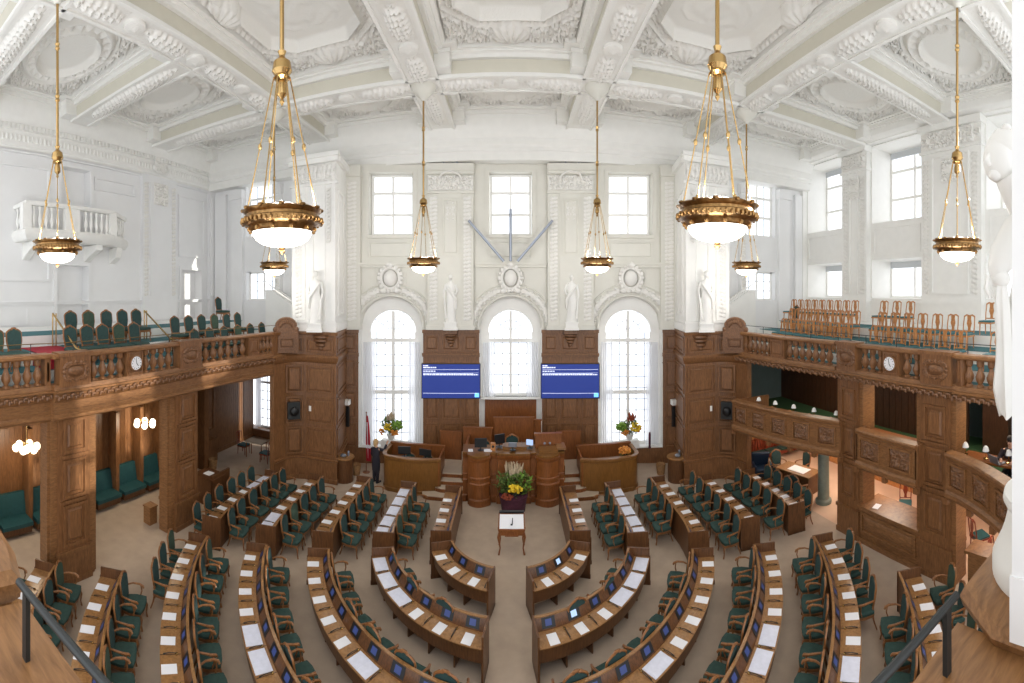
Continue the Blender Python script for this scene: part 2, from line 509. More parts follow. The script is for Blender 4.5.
# ---- right arcade
w = MB(RIGHT(9.75)); pier(w, 5.95, 6.95, .72, 5.0, [(1.2, 2.3), (2.5, 3.55), (3.75, 4.7)]); struct('pillar', w, 'wood')
w = MB(RIGHT(9.75)); pier(w, 9.3, 10.2, .72, 5.0, [(1.2, 2.3), (2.5, 3.55), (3.75, 4.7)]); struct('pillar', w, 'wood')
w = MB(RIGHT(9.75)); pier(w, 2.4, 3.5, .72, 5.0, [(1.2, 2.3), (2.5, 3.55), (3.75, 4.7)]); struct('pillar', w, 'wood')
w = MB(RIGHT(9.75))     # solid dado and its ledge under the middle opening, jambs
w.box(6.95, 9.3, -.6, -.02, 0, 1.08); w.box(5.8, 10.2, -.0, .05, 0, .14)
w.box(6.95, 9.3, -.95, .07, 1.08, 1.15); panel(w, 7.1, 9.2, .3, .95, -.02, .07, .03)
for a, b in ((6.95, 9.3), (3.5, 5.95)):
    for e, sg in ((a, 1), (b, -1)):
        u = sorted((e, e + sg * .14)); w.box(u[0], u[1], -.6, -.05, 0, 5.0)
w.box(3.5, 5.45, -.5, -.05, 0, 1.0); w.box(3.5, 5.5, -.55, .05, 1.0, 1.08); w.box(9.95, 10.35, -.55, -.1, 0, 5.0)
struct('trim_3', w, 'wood_h')
w = MB()
ENTR = [(-.55, 4.98), (.03, 4.98), (.05, 5.0), (.1, 5.03), (.1, 5.14), (.16, 5.17), (.16, 5.22), (-.55, 5.22)]
for y0, y1 in ((1.5, 5.7), (5.7, 10.25), (10.25, 15.4)):
    w.sweep(pathY(xR, y0 + 1e-4, y1 - 1e-4), ENTR, 1)
struct('wall_right', w, 'wood_h')

# ---- press boxes half-way up the right wall
def xP1(Y): return 9.6 - 1.38 * ((Y - 10.0) / 4.5) - .12 * sin(pi * (Y - 10.0) / 4.5)
def xP2(Y): return 9.42
def xP3(Y): return 9.42 - .95 * ((5.9 - Y) / 2.1) ** 1.5
PAR = [(-.28, 2.42), (-.02, 2.42), (.04, 2.5), (.04, 2.6), (-.02, 2.66), (-.02, 3.46), (.03, 3.5), (.05, 3.58), (.03, 3.62), (-.28, 3.62)]
def parapet(label, fx, y0, y1, n):
    e = thing('press_box_parapet', label, 'parapet')
    b = MB(); b.sweep(pathY(fx, y0, y1, .3), PAR, 1)
    obj('front', b.mesh('parapet_front', 'wood_h'), e)
    for k in range(n):
        ya = y0 + (y1 - y0) * (k + .14) / n; yb = y0 + (y1 - y0) * (k + .86) / n
        A = (fx(ya), ya); B = (fx(yb), yb); ang = atan2(B[1] - A[1], B[0] - A[0]); L = hypot(B[0] - A[0], B[1] - A[1])
        fn = (lambda A, ang: (lambda p: (A[0] + p[0] * cos(ang) - p[1] * sin(ang), A[1] + p[0] * sin(ang) + p[1] * cos(ang), p[2])))(A, ang)
        fm = MB(fn); panel(fm, 0, L, 2.76, 3.4, -.02, .05, .04, False); fo = obj('panel_frame', fm.mesh('panel_frame', 'wood_h'), e)
        b3 = MB(fn); hf(b3, relief(L - .1, .54, .035, 11 + k, 'scroll', .07, 12), lambda u, v, h: (L / 2 + u, -.015 + h, 3.08 + v))
        obj('carving', b3.mesh('parapet_carving', 'carved'), fo)
    for Y in (y0, y1): q = MB(); q.box(fx(Y) + .02, 9.9, Y - .04, Y + .04, 2.45, 3.6); obj('end_panel', q.mesh('parapet_end', 'wood'), e)
    for Y in [y0 + (y1 - y0) * k / n for k in range(n + 1)]:
        q = MB(); q.box(fx(Y) - .03, fx(Y) + .1, Y - .07, Y + .07, 2.3, 2.46); obj('bracket', q.mesh('bracket', 'wood'), e)
    return e
parapet('long curved oak parapet with five carved panels half-way up the right arcade', xP1, 10.0, 14.5, 5)
parapet('short straight oak parapet with two carved panels between the right arcade piers', xP2, 6.85, 9.1, 2)
parapet('curved oak parapet in front of the man with the laptop', xP3, 3.4, 5.9, 3)

# ---- slabs and rear walls of the aisles and galleries
w = MB(); w.box(9.75, 14, 1, 14.6, 2.47, 2.58); w.prism([(9.7, 10.2), (8.5, 14.3), (9.8, 14.3), (9.8, 10.2)], 2.48, 2.57)
struct('floor', w, 'podium')
w = MB(); w.box(10.1, 14, 1, 17.6, 2.585, 2.6); struct('floor', w, 'green_carpet')
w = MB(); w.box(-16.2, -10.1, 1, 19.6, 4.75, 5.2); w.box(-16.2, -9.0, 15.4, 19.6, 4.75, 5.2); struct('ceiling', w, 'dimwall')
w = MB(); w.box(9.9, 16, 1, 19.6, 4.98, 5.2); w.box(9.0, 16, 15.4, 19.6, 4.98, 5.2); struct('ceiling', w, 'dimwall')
w = MB(LEFT(-13.15))     # back wall of left aisle, boarded oak with piers between the benches
w.box(2, 19.3, -.2, 0, 0, 4.75); w.box(2, 19.3, 0, .12, 3.3, 3.45); w.box(2, 19.3, 0, .2, 3.45, 3.55); w.box(2, 19.3, 0, .04, 0, .2)
for k in range(8):
    Y = 3.81 + 1.19 * k
    w.box(Y - .08, Y + .08, 0, .5, 0, 3.3)
for k in range(95):
    Y = 2.2 + k * .172; w.box(Y, Y + .012, 0, .012, .3, 3.3)
w.box(12.3, 12.7, 0, 1.5, 0, 4.75); w.box(14.2, 14.5, 0, .9, 0, 4.75); w.box(14.5, 15.6, 0, .5, 0, 1.0); panel(w, 14.6, 15.9, 1.2, 4.2, 0, .07, .05)
struct('wall_left_aisle', w, 'wood')
w = MB(RIGHT(13.6)); w.box(2, 19.5, -.2, 0, 0, 5.0)
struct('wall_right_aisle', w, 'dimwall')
w = MB(RIGHT(12.6)); w.box(7, 17.3, -.1, 0, 2.6, 4.25); w.box(7, 17.3, 0, .06, 4.15, 4.25)
for k in range(34): w.box(7.1 + k * .3, 7.13 + k * .3, 0, .02, 2.6, 4.15)
w.box(1.5, 3.9, .6, 1.1, 2.6, 4.3); w.box(5.4, 6.3, -.2, .3, 2.6, 4.4)
struct('wall_press_room', w, 'deep')
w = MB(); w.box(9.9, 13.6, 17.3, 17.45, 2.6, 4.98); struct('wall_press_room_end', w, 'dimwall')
w = MB(); w.box(9.6, 13.6, 16.9, 17.1, 0, 2.42); w.box(13.4, 13.6, 2, 17, 0, 2.42); w.box(12.2, 13.4, 8.6, 8.8, 0, 2.42); struct('wall_lobby', w, 'light_chair')

# ---- corner towers (oak below, stucco above)
def tower(sg):
    P = [(-9.05, 14.75), (-8.95, 15.4), (-8.68, 15.8), (-8.3, 15.97), (-6.87, 16.0), (-7.38, 18.4), (-9.25, 18.4), (-9.25, 14.75)]
    P = [(x * -sg, y) for x, y in P]
    w = MB(); w.prism(P, 0, 6.12)
    face = P[:6]
    sd = -1 if sg < 0 else 1
    for pr in ([(0, 0), (.07, 0), (.07, .16), (.035, .18), (.035, .86), (.08, .9), (.08, .97), (0, 1.0)],
               [(0, 4.86), (.04, 4.9), (.1, 5.02), (.12, 5.14), (.05, 5.2), (0, 5.2)],
               [(0, 6.0), (.06, 6.02), (.08, 6.1), (.08, 6.15), (-.3, 6.15), (-.3, 6.0)]):
        w.sweep(face, pr, sd)
    def facepanels(A, B, rows, ins=.1):
        # frame along A->B seen from the room
        ang = atan2(B[1] - A[1], B[0] - A[0]); L = hypot(B[0] - A[0], B[1] - A[1]); s2 = sd
        fn = lambda p: (A[0] + p[0] * cos(ang) - s2 * p[1] * sin(ang), A[1] + p[0] * sin(ang) + s2 * p[1] * cos(ang), p[2])
        w.fn = fn
        for a, b in rows: panel(w, ins, L - ins, a, b, 0, .06, .035)
        w.fn = None
    rows = [(1.08, 2.2), (2.36, 3.46), (3.62, 4.76), (5.28, 5.92)]
    facepanels(P[3], P[4], rows); facepanels(P[1], P[3], rows, .07); facepanels(P[4], P[5], rows, .16)
    struct('pillar', w, 'wood')
    # carved crest on the end of the balustrade
    w = MB(); cx = -8.85 * -sg
    fn = place(cx, 15.35, atan2(.55, .62) if sg < 0 else -atan2(.55, .62)); w.fn = lambda p: fn((p[0], -p[1], p[2]))
    poly = [(-.5, 6.12), (.5, 6.12), (.5, 6.3)] + [(.42 * cos(a), 6.4 + .32 * sin(a)) for a in [pi * k / 10 for k in range(11)]] + [(-.5, 6.3)]
    w.prism_y(poly, -.12, .12)
    for k in range(9):
        a = pi * (k + .5) / 9; w.ell((.26 * cos(a), .13, 6.38 + .2 * sin(a)), (.07, .06, .1), 6, 4)
    w.tube([(.42 * cos(a), .1, 6.4 + .32 * sin(a)) for a in [pi * k / 10 for k in range(11)]], .05, 6)
    w.ell((-.45, .05, 6.25), (.1, .12, .12)); w.ell((.45, .05, 6.25), (.1, .12, .12))
    w.box(-.5, .5, -.18, .16, 5.3, 6.15); panel(w, -.34, .34, 5.45, 5.95, .16, .05, .04)
    for k in range(6): w.ell((-.2 + .08 * k, .18, 5.7), (.05, .05, .1), 6, 4)
    tag(obj('carved_crest', w.mesh('carved_crest', 'carved')), 'carved oak crest ending the %s gallery balustrade at the corner pier' % ('left' if sg < 0 else 'right'), 'carving')
    # stucco pier above
    Q = [(-8.95, 16.05), (-6.9, 16.05), (-7.3, 18.4), (-8.95, 18.4)]
    Q = [(x * -sg, y) for x, y in Q]
    w = MB(); w.prism(Q, 6.12, 13.45)
    fn = FRONT(16.05)
    w.fn = lambda p: fn((p[0] * -sg, p[1], p[2]))
    w.box(-8.98, -6.88, 0, .06, 6.12, 6.5); w.box(-8.98, -6.84, 0, .12, 6.5, 6.58)
    w.box(-8.9, -8.3, 0, .05, 6.6, 12.2); w.box(-7.05, -6.9, 0, .08, 6.6, 12.2); w.box(-7.5, -7.38, 0, .05, 6.6, 12.2); w.box(-8.02, -7.92, 0, .05, 6.6, 12.2)
    for z0, z1, e in ((12.2, 12.3, .1), (13.1, 13.3, .16), (13.3, 13.45, .24)): w.box(-8.98 - e * .3, -6.86 + e * .6, 0, e, z0, z1)
    w.fn = None
    # return face mouldings
    A, B = Q[1], Q[2]; ang = atan2(B[1] - A[1], B[0] - A[0]); s2 = sd
    w.fn = lambda p: (A[0] + p[0] * cos(ang) - s2 * p[1] * sin(ang), A[1] + p[0] * sin(ang) + s2 * p[1] * cos(ang), p[2])
    w.box(.1, 2.3, 0, .05, 6.2, 6.5); panel(w, .3, 1.3, 6.8, 12.0, 0, .07, .04); w.box(0, 2.3, 0, .16, 13.1, 13.4)
    w.fn = None
    struct('pillar', w, 'white')
    w = MB(lambda p: fn((p[0] * -sg, p[1], p[2])))
    garland(w, -8.6, 6.7, 12.1, .06, .34, .17); garland(w, -7.22, 9.8, 12.1, .05, .2, .15)
    hf(w, relief(1.9, .75, .04, 5, 'scroll', .12, 16), lambda u, v, h: (-7.9 + u, .02 + h, 12.7 + v))
    garland(w, 12.75, -8.9, -6.9, .1, .5, .2, horiz=True)
    struct('trim_4' if sg < 0 else 'trim_5', w, 'orn')
tower(-1); tower(1)

# ---- end wall (slightly concave): oak dado zone, then stucco
XC = [-5.37, 0, 5.37]
SIDE_HOLES = [(-6.77, -3.97, .75, 7.6), (-1.4, 1.4, 3.0, 7.6), (3.97, 6.77, .75, 7.6)]
w = MB(bendf)
openwall(w, -7.9, 7.9, 0, 6.08, -.6, 0, [(-6.77, -3.97, .75, 9), (-1.4, 1.4, .6, 9), (3.97, 6.77, .75, 9)], .65)
for a, b in ((-7.7, -6.77), (-3.97, -1.4), (1.4, 3.97), (6.77, 7.7)):
    for z0, z1, e in ((5.94, 6.08, .1), (4.93, 5.03, .14), (4.86, 4.93, .06), (4.55, 4.6, .04)): w.box(a, b, 0, e, z0, z1, 3)
    if b - a > 2:
        m = (a + b) / 2
        for u0, u1 in ((a + .1, a + .72), (a + .86, b - .86), (b - .72, b - .1)):
            panel(w, u0, u1, .75, 1.85, 0, .05, .035); panel(w, u0, u1, 2.02, 4.5, 0, .05, .035)
            panel(w, u0, u1, 5.12, 5.86, 0, .05, .035)
    else:
        for z0, z1 in ((.75, 1.85), (2.02, 3.3), (3.45, 4.75), (5.12, 5.86)): panel(w, a + .1, b - .1, z0, z1, 0, .05, .035)
struct('wall_end', w, 'wood')
w = MB(bendf)     # consoles under the statues
for sg in (-1, 1):
    x = 2.68 * sg
    w.box(x - .3, x + .3, 0, .34, 5.92, 6.1)
    for z, r in ((5.85, .3), (5.7, .25), (5.55, .17), (5.4, .1)): w.ell((x, .1, z), (r, r * .8, .1), 10, 5)
struct('trim_6', w, 'carved')
w = MB()
for sg in (-1, 1):
    x = 7.55 * sg
    for z, r in ((5.95, .36), (5.8, .33), (5.62, .25), (5.48, .12)): w.ell((x, 15.97, z), (r, r * .7, .11), 10, 5)
struct('trim_7', w, 'carved')

def archfill(w, xc, R, zs, ztop, y0, y1, n=20):
    for k in range(n):
        xa = -R + 2 * R * k / n; xb = -R + 2 * R * (k + 1) / n
        za = zs + sqrt(max(0, R * R - xa * xa)); zb = zs + sqrt(max(0, R * R - xb * xb))
        w.add([(xc + x, y, z) for y in (y0, y1) for x, z in ((xa, za), (xb, zb), (xb, ztop), (xa, ztop))],
              [(0, 1, 2, 3), (7, 6, 5, 4), (0, 4, 5, 1), (1, 5, 6, 2), (2, 6, 7, 3), (3, 7, 4, 0)])
w = MB(bendf)
holes = [(x - 1.4, x + 1.4, 6.0, 7.6) for x in XC] + [(x - .97, x + .97, 10.38, 13.22) for x in XC]
openwall(w, -8.4, 8.4, 6.08, 13.62, -.6, 0, holes, .65)
for x in XC: archfill(w, x, 1.4, 6.18, 7.6, -.6, 0)
struct('wall_end', w, 'cream')
w = MB(bendf)      # pilasters, ledges, arch mouldings
for x in (-2.68, 2.68):
    w.box(x - 1.02, x + 1.02, 0, .26, 6.12, 13.5, 2)
    w.box(x - 1.08, x + 1.08, 0, .34, 6.1, 6.3, 2)
    w.box(x - .5, x + .5, .26, .32, 6.3, 12.2)
    panel(w, x - .4, x + .4, 9.4, 12.0, .32, .06, .04)
    for z0, z1, e in ((12.2, 12.32, .36), (13.05, 13.2, .4), (13.2, 13.5, .48)): w.box(x - 1.05, x + 1.05, .2, e, z0, z1, 2)
for x in (-7.0, 7.0):
    w.box(x - .35, x + .35, 0, .22, 6.12, 13.5); w.box(x - .38, x + .38, 0, .34, 13.0, 13.5); w.box(x - .38, x + .38, 0, .28, 6.1, 6.3)
for x in XC:
    w.box(x - 1.62, x + 1.62, 0, .3, 9.02, 9.12, 4); w.box(x - 1.6, x + 1.6, 0, .16, 8.9, 9.02, 4)
    w.box(x - 1.0, x + 1.0, 0, .12, 10.24, 10.38, 3)
    panel(w, x - 1.0, x + 1.0, 9.3, 10.12, 0, .05, .03)
    w.box(x - 1.15, x - .98, 0, .06, 10.38, 13.3); w.box(x + .98, x + 1.15, 0, .06, 10.38, 13.3); w.box(x - 1.15, x + 1.15, 0, .06, 13.22, 13.36, 3)
    for R, e, t in ((1.46, .14, .07), (2.0, .06, .04)):
        w.tube([(x + R * cos(a), .02, 6.18 + R * sin(a)) for a in [pi * k / 28 for k in range(29)]], t, 6)
    for sg in (-1, 1):
        w.box(x + sg * 1.46 - .06, x + sg * 1.46 + .06, 0, .08, 6.1, 6.2)
    panel(w, x - 1.6, x - .65, 7.9, 8.8, 0, .04, .02, False); panel(w, x + .65, x + 1.6, 7.9, 8.8, 0, .04, .02, False)
struct('trim_8', w, 'cream')
w = MB(bendf)      # stucco ornament
for x in (-2.68, 2.68):
    garland(w, x - .75, 6.5, 12.1, .28, .36, .18); garland(w, x + .75, 6.5, 12.1, .28, .36, .18)
    hf(w, relief(2.0, .7, .04, 8, 'scroll', .14, 18), lambda u, v, h: (x + u, .27 + h, 12.68 + v))
    hf(w, relief(.5, .9, .03, 4, 'scroll', .08, 6), lambda u, v, h: (x + u, .32 + h, 11.4 + v))
    w.tube([(x + .5 * cos(a), .42, 12.75 + .42 * sin(a)) for a in [pi * k / 12 for k in range(13)]], .05, 6)
for x in (-7.0, 7.0):
    garland(w, x, 6.5, 12.9, .22, .4, .18)
for x in XC:
    for k in range(34):      # leaf ring between the arch mouldings
        a = pi * (k + .5) / 34; R = 1.74
        if abs(a - pi / 2) < .25: continue
        w.ell((x + R * cos(a), .05, 6.18 + R * sin(a)), (.14, .07, .12), 6, 4)
        w.ell((x + (R + .14 * (-1) ** k) * cos(a + .04), .06, 6.18 + (R + .14 * (-1) ** k) * sin(a + .04)), (.06, .06, .06), 6, 4)
    # cartouche: shield with wreath
    w.ell((x, .1, 8.42), (.3, .2, .38), 14, 8)
    w.tube([(x + .4 * cos(a), .14, 8.42 + .47 * sin(a)) for a in [2 * pi * k / 24 for k in range(24)]], .07, 6, closed=True)
    for k in range(18):
        a = 2 * pi * k / 18; w.ell((x + .5 * cos(a), .12, 8.42 + .57 * sin(a)), (.1, .09, .09 + .03 * (k % 2)), 6, 4)
    w.ell((x, .2, 9.02), (.2, .14, .14)); w.ell((x - .32, .12, 7.85), (.16, .1, .12)); w.ell((x + .32, .12, 7.85), (.16, .1, .12))
struct('trim_9', w, 'orn')

# ---- windows of the end wall
def window(name, fn, x0, x1, z0, z1, arch=0, cols=4, transoms=(), rows=6, y=-.42, heavy=(.5,), t=.07, fill=True):
    e = sempty(name)
    fr = MB(fn); mu = MB(fn); gl = MB(fn)
    xc = (x0 + x1) / 2
    fr.box(x0, x0 + t * 1.4, y - .06, y + .06, z0, z1); fr.box(x1 - t * 1.4, x1, y - .06, y + .06, z0, z1)
    fr.box(x0, x1, y - .06, y + .08, z0, z0 + t * 1.3)
    for h in heavy: xx = x0 + (x1 - x0) * h; fr.box(xx - t * .6, xx + t * .6, y - .05, y + .07, z0, z1 + (arch or 0) - .02)
    for z in transoms: fr.box(x0, x1, y - .06, y + .09, z - t * .8, z + t * .8)
    if not arch: fr.box(x0, x1, y - .06, y + .06, z1 - t * 1.3, z1)
    for k in range(1, cols):
        xx = x0 + (x1 - x0) * k / cols; mu.box(xx - .014, xx + .014, y - .02, y + .02, z0, z1)
    for k in range(1, rows):
        zz = z0 + (z1 - z0) * k / rows; mu.box(x0, x1, y - .02, y + .02, zz - .014, zz + .014)
    gl.add([(x0, y, z0), (x1, y, z0), (x1, y, z1), (x0, y, z1)], [(0, 1, 2, 3)])
    if arch:
        R = (x1 - x0) / 2
        fr.tube([(xc + (R - .04) * cos(a), y, z1 + (R - .04) * sin(a)) for a in [pi * k / 24 for k in range(25)]], .07, 6)
        for a in (pi * .2, pi * .35, pi * .65, pi * .8): mu.tube([(xc + .12 * cos(a), y, z1 + .12 * sin(a)), (xc + R * cos(a), y, z1 + R * sin(a))], .013, 4)
        mu.tube([(xc + R * .5 * cos(a), y, z1 + R * .5 * sin(a)) for a in [pi * k / 16 for k in range(17)]], .013, 4)
        gl.add([(xc, y, z1)] + [(xc + R * cos(a), y, z1 + R * sin(a)) for a in [pi * k / 24 for k in range(25)]], [(0, k + 1, k + 2) for k in range(24)])
    obj('window_frame', fr.mesh('window_frame', 'white'), e)
    if mu.v: obj('muntins', mu.mesh('muntins', 'steel', 0), e)
    obj('pane', gl.mesh('pane', 'glass', 0), e)
    return e
wn = 0
for x, zb in zip(XC, (.78, 3.0, .78)):
    wn += 1
    tr = (5.57, 3.17) if zb < 1 else (5.57,)
    e = window('window_%d' % wn, bendf, x - 1.12, x + 1.12, zb, 5.94, arch=1, cols=6, transoms=tr, rows=10 if zb < 1 else 6, t=.1)
    s = MB(bendf)    # deep white arched reveal
    archfill(s, x, 1.12, 5.94, 7.62, -.5, -.36)
    for sg in (-1, 1): s.box(x + sg * 1.27 - .15, x + sg * 1.27 + .15, -.5, -.36, .7, 7.62); s.box(x + sg * 1.41 - .012, x + sg * 1.41 + .012, -.6, .01, .7, 6.18)
    s.box(x - 1.4, x + 1.4, -.6, .04, zb - .06, zb)
    obj('window_sill', s.mesh('window_sill', 'white'), e)
for x in XC:
    wn += 1
    window('window_%d' % wn, bendf, x - .95, x + .95, 10.4, 13.2, cols=2, transoms=(12.35, 11.35), rows=1, t=.07)
# oak board filling the foot of the middle window
w = MB(bendf); w.box(-1.18, 1.18, -.36, -.26, .6, 2.98, 2); w.box(-1.2, 1.2, -.38, -.2, 2.92, 3.0, 2)
for k in range(7): w.box(-1.15 + k * .33, -1.14 + k * .33, -.26, -.25, .6, 2.9)
struct('wall_end', w, 'podium')

# ---- outer bays of the end wall, with stair and gallery windows
def outer(sg):
    fn = lambda p: (p[0] * sg, 19.3 - p[1], p[2])
    w = MB(fn)
    openwall(w, 8.4, 16.4, 5.0, 16.2, -.6, 0, [(11.7, 13.65, 10.8, 13.9), (11.7, 13.65, 7.35, 8.9)])
    w.box(8.9, 11.3, 0, .04, 6.9, 6.98); panel(w, 9.2, 11.2, 8.6, 12.6, 0, .07, .04, False); panel(w, 11.75, 13.6, 9.1, 10.6, -.1, .06, .04, False)
    w.box(11.3, 11.65, 0, .25, 5.2, 13.3); w.box(11.25, 11.7, 0, .36, 12.9, 13.4); w.box(13.75, 14.5, 0, .25, 5.2, 13.3); w.box(13.7, 14.55, 0, .36, 12.9, 13.4); w.box(14.9, 15.7, 0, .2, 5.2, 13.3)
    struct('wall_end', w, 'wallgrey')
    w = MB(fn); garland(w, 11.47, 6.8, 12.8, .26, .26, .18); garland(w, 9.0, 6.8, 12.6, .05, .3, .18); struct('trim_10' if sg < 0 else 'trim_11', w, 'orn')
    global wn
    for z0, z1, tr in ((10.8, 13.9, (12.9, 11.85)), (7.35, 8.9, ())):
        wn += 1
        window('window_%d' % wn, fn, 11.7, 13.65, z0, z1, cols=4, transoms=tr, rows=3, t=.07)
    # stair flight climbing to the door in the corner
    w = MB(fn); 
    w.prism_y([(8.95, 5.2), (11.6, 5.2), (11.6, 7.9), (11.3, 7.9), (8.95, 6.5)], .3, 1.2)
    struct('stairs', w, 'white')
    w = MB(fn); w.tube([(8.95, 1.25, 6.75), (11.4, 1.25, 8.2)], .03, 6); w.tube([(8.95, 1.25, 6.62), (11.4, 1.25, 8.07)], .015, 6)
    tag(obj('stair_handrail', w.mesh('stair_handrail', 'white')), 'thin handrail over the white stair flight in the %s gallery corner' % ('left' if sg < 0 else 'right'), 'handrail')
    sp = MB(fn); sp.tube([(9.9, .3, 8.05), (9.75, .34, 7.1)], [.07, .07], 8)
    sp2 = MB(fn); sp2.tube([(9.9, .0, 8.5), (9.9, .3, 8.45)], .03, 6); sp2.ell((9.9, .36, 8.45), (.08, .08, .1))
    thing('wall_spotlight', 'white tube spotlight with black head on the %s gallery stair wall' % ('left' if sg < 0 else 'right'), 'spotlight',
          parts=[('tube', sp.mesh('spot_tube', 'white')), ('lamp_head', sp2.mesh('spot_head', 'black'))])
outer(-1); outer(1)
# lower end wall in the aisles
fn = lambda p: (p[0], 19.3 - p[1], p[2])
w = MB(fn); openwall(w, -16.2, -7.9, 0, 5.0, -.5, 0, [(-13.5, -11.3, .45, 4.4)])
panel(w, -11.3, -10.2, 1.2, 4.2, 0, .08, .05); w.box(-14, -9, 0, .1, .33, .45); w.box(-11.4, -9.6, 0, .18, 4.3, 4.45); w.box(-11.4, -11.1, 0, .12, 0, 4.3)
struct('wall_end', w, 'wood')
w = MB(fn); w.box(7.9, 16, -.5, 0, 0, 5.0); struct('wall_end', w, 'wood')
wn += 1
window('window_%d' % wn, fn, -13.1, -11.35, .45, 4.4, cols=6, transoms=(2.9,), rows=8, t=.07)
# alcove wall dividing the left aisle near the corner window

# ---- upper side walls
fnl = LEFT(-16.0)
HL = [(9.03, 10.63, 6.0, 8.95), (16.6, 18.2, 6.0, 9.0), (9.26, 10.75, 10.32, 13.2)]
w = MB(fnl)
openwall(w, 1, 19.5, 4.6, 16.3, -.5, 0, HL)
for a, b, c, d in HL:
    w.box(a - .16, a, 0, .09, c, d + .16); w.box(b, b + .16, 0, .09, c, d + .16); w.box(a, b, 0, .09, d, d + .16)
    w.box(a, b, -.5, -.42, c, d)
w.box(1, 19.4, 0, .08, 7.26, 7.36); w.box(1, 19.4, 0, .14, 7.36, 7.41); w.box(1, 19.4, 0, .06, 6.2, 6.3)
for a, b, c in ((2.3, 8.7, 8.25), (11.0, 13.4, 12.4), (16.4, 18.5, 9.7)): panel(w, a, b, c, 13.0, 0, .09, .06, False)
for k in range(9): panel(w, 2.2 + k * 1.9, 3.9 + k * 1.9, 6.42, 7.15, 0, .05, .02, False) if not (7.0 < 2.2 + k * 1.9 < 10.6 or 15 < 2.2 + k * 1.9 < 18.2) else None
for a, b in ((13.75, 16.1), (18.8, 19.4)):
    w.box(a, b, 0, .18, 6.2, 13.6); w.box(a + .45, b - .45, .18, .25, 7.6, 13.2)
w.box(1, 19.4, 0, .12, 13.46, 13.58)
struct('wall_left', w, 'wallgrey')
w = MB(fnl)
for u in (13.98, 15.87, 19.1): garland(w, u, 7.6, 13.3, .2, .3, .2)
hf(w, relief(1.0, 1.1, .04, 3, 'scroll', .12, 8), lambda u, v, h: (14.92 + u, .25 + h, 12.7 + v))
hf(w, relief(.9, .7, .04, 5, 'scroll', .12, 8), lambda u, v, h: (14.92 + u, .25 + h, 14.1 + v))
struct('trim_12', w, 'orn')
fnr = RIGHT(15.7)
RW = [(4.8, 7.86), (10.97, 14.06), (15.95, 19.0)]
w = MB(fnr)
openwall(w, 1, 19.5, 4.7, 16.3, -1.6, 0, [(a, b, 7.5, 9.35) for a, b in RW] + [(a, b, 11.15, 14.9) for a, b in RW])
w.box(1, 19.4, 0, .08, 7.26, 7.36); w.box(1, 19.4, 0, .06, 6.2, 6.3)
for a, b in ((7.95, 10.9), (14.15, 15.87), (19.05, 19.4), (1.8, 4.7)):
    w.box(a, b, 0, .3, 6.2, 14.9, 1)
    if b - a > 1:
        panel(w, a + .55, b - .55, 7.7, 13.6, .3, .08, .05, False)
        for z0, z1, e in ((13.75, 13.87, .4), (14.65, 14.95, .5)): w.box(a - .06, b + .06, 0, e, z0, z1)
        w.box(a - .04, b + .04, 0, .37, 7.26, 7.5)
for a, b in RW: panel(w, a + .15, b - .15, 9.6, 10.9, 0, .06, .03, False)
struct('wall_right', w, 'white')
w = MB(fnr)
for a, b in ((7.95, 10.9), (14.15, 15.87), (1.8, 4.7)):
    garland(w, a + .28, 7.7, 13.7, .32, .34, .2); garland(w, b - .28, 7.7, 13.7, .32, .34, .2)
    hf(w, relief(b - a, .8, .04, 9, 'scroll', .16, 18), lambda u, v, h: ((a + b) / 2 + u, .32 + h, 14.28 + v))
    hf(w, relief(.8, 1.0, .04, 6, 'scroll', .12, 7), lambda u, v, h: ((a + b) / 2 + u, .34 + h, 12.9 + v))
struct('trim_13', w, 'orn')
for a, b in RW:
    for z0, z1, tr in ((11.15, 14.9, (13.9, 12.5)), (7.5, 9.35, ())):
        wn += 1
        e = window('window_%d' % wn, fnr, a, b, z0, z1, cols=2, transoms=tr, rows=1, y=-1.5, t=.08)
        bl = MB(fnr); bl.box(a + .1, b - .1, -1.36, -1.32, z1 - .35, z1 - .03)
        obj('roller_blind', bl.mesh('roller_blind', 'frost'), e)

# ---- gallery tiers
for sg in (-1, 1):
    w = MB(lambda p: (p[0] * sg, p[1], p[2]))
    w.box(10.1, 15.7, 1, 19.2, 5.2, 5.28); w.box(10.45, 15.7, 1, 17.6, 5.28, 5.6); w.box(11.35, 15.7, 1, 17.6, 5.6, 6.0); w.box(12.3, 15.7, 1, 17.2, 6.0, 6.38)
    struct('stairs', w, 'white')
    w = MB(lambda p: (p[0] * sg, p[1], p[2]))
    w.box(10.1, 10.44, 1, 17.4, 5.28, 5.3); w.box(10.46, 11.34, 1, 17.4, 5.6, 5.62); w.box(11.36, 12.29, 1, 17.4, 6.0, 6.02); w.box(12.31, 13.6, 1, 17.1, 6.38, 6.4)
    struct('floor', w, 'teal')
w = MB(); w.box(-12.2, -10.47, 5.6, 6.9, 6.025, 6.04); w.box(-11.3, -10.5, 5.6, 6.9, 5.62, 5.9)
tag(obj('stair_runner', w.mesh('stair_runner', 'red')), 'red carpet runner on the left gallery steps beside the brass rails', 'carpet')

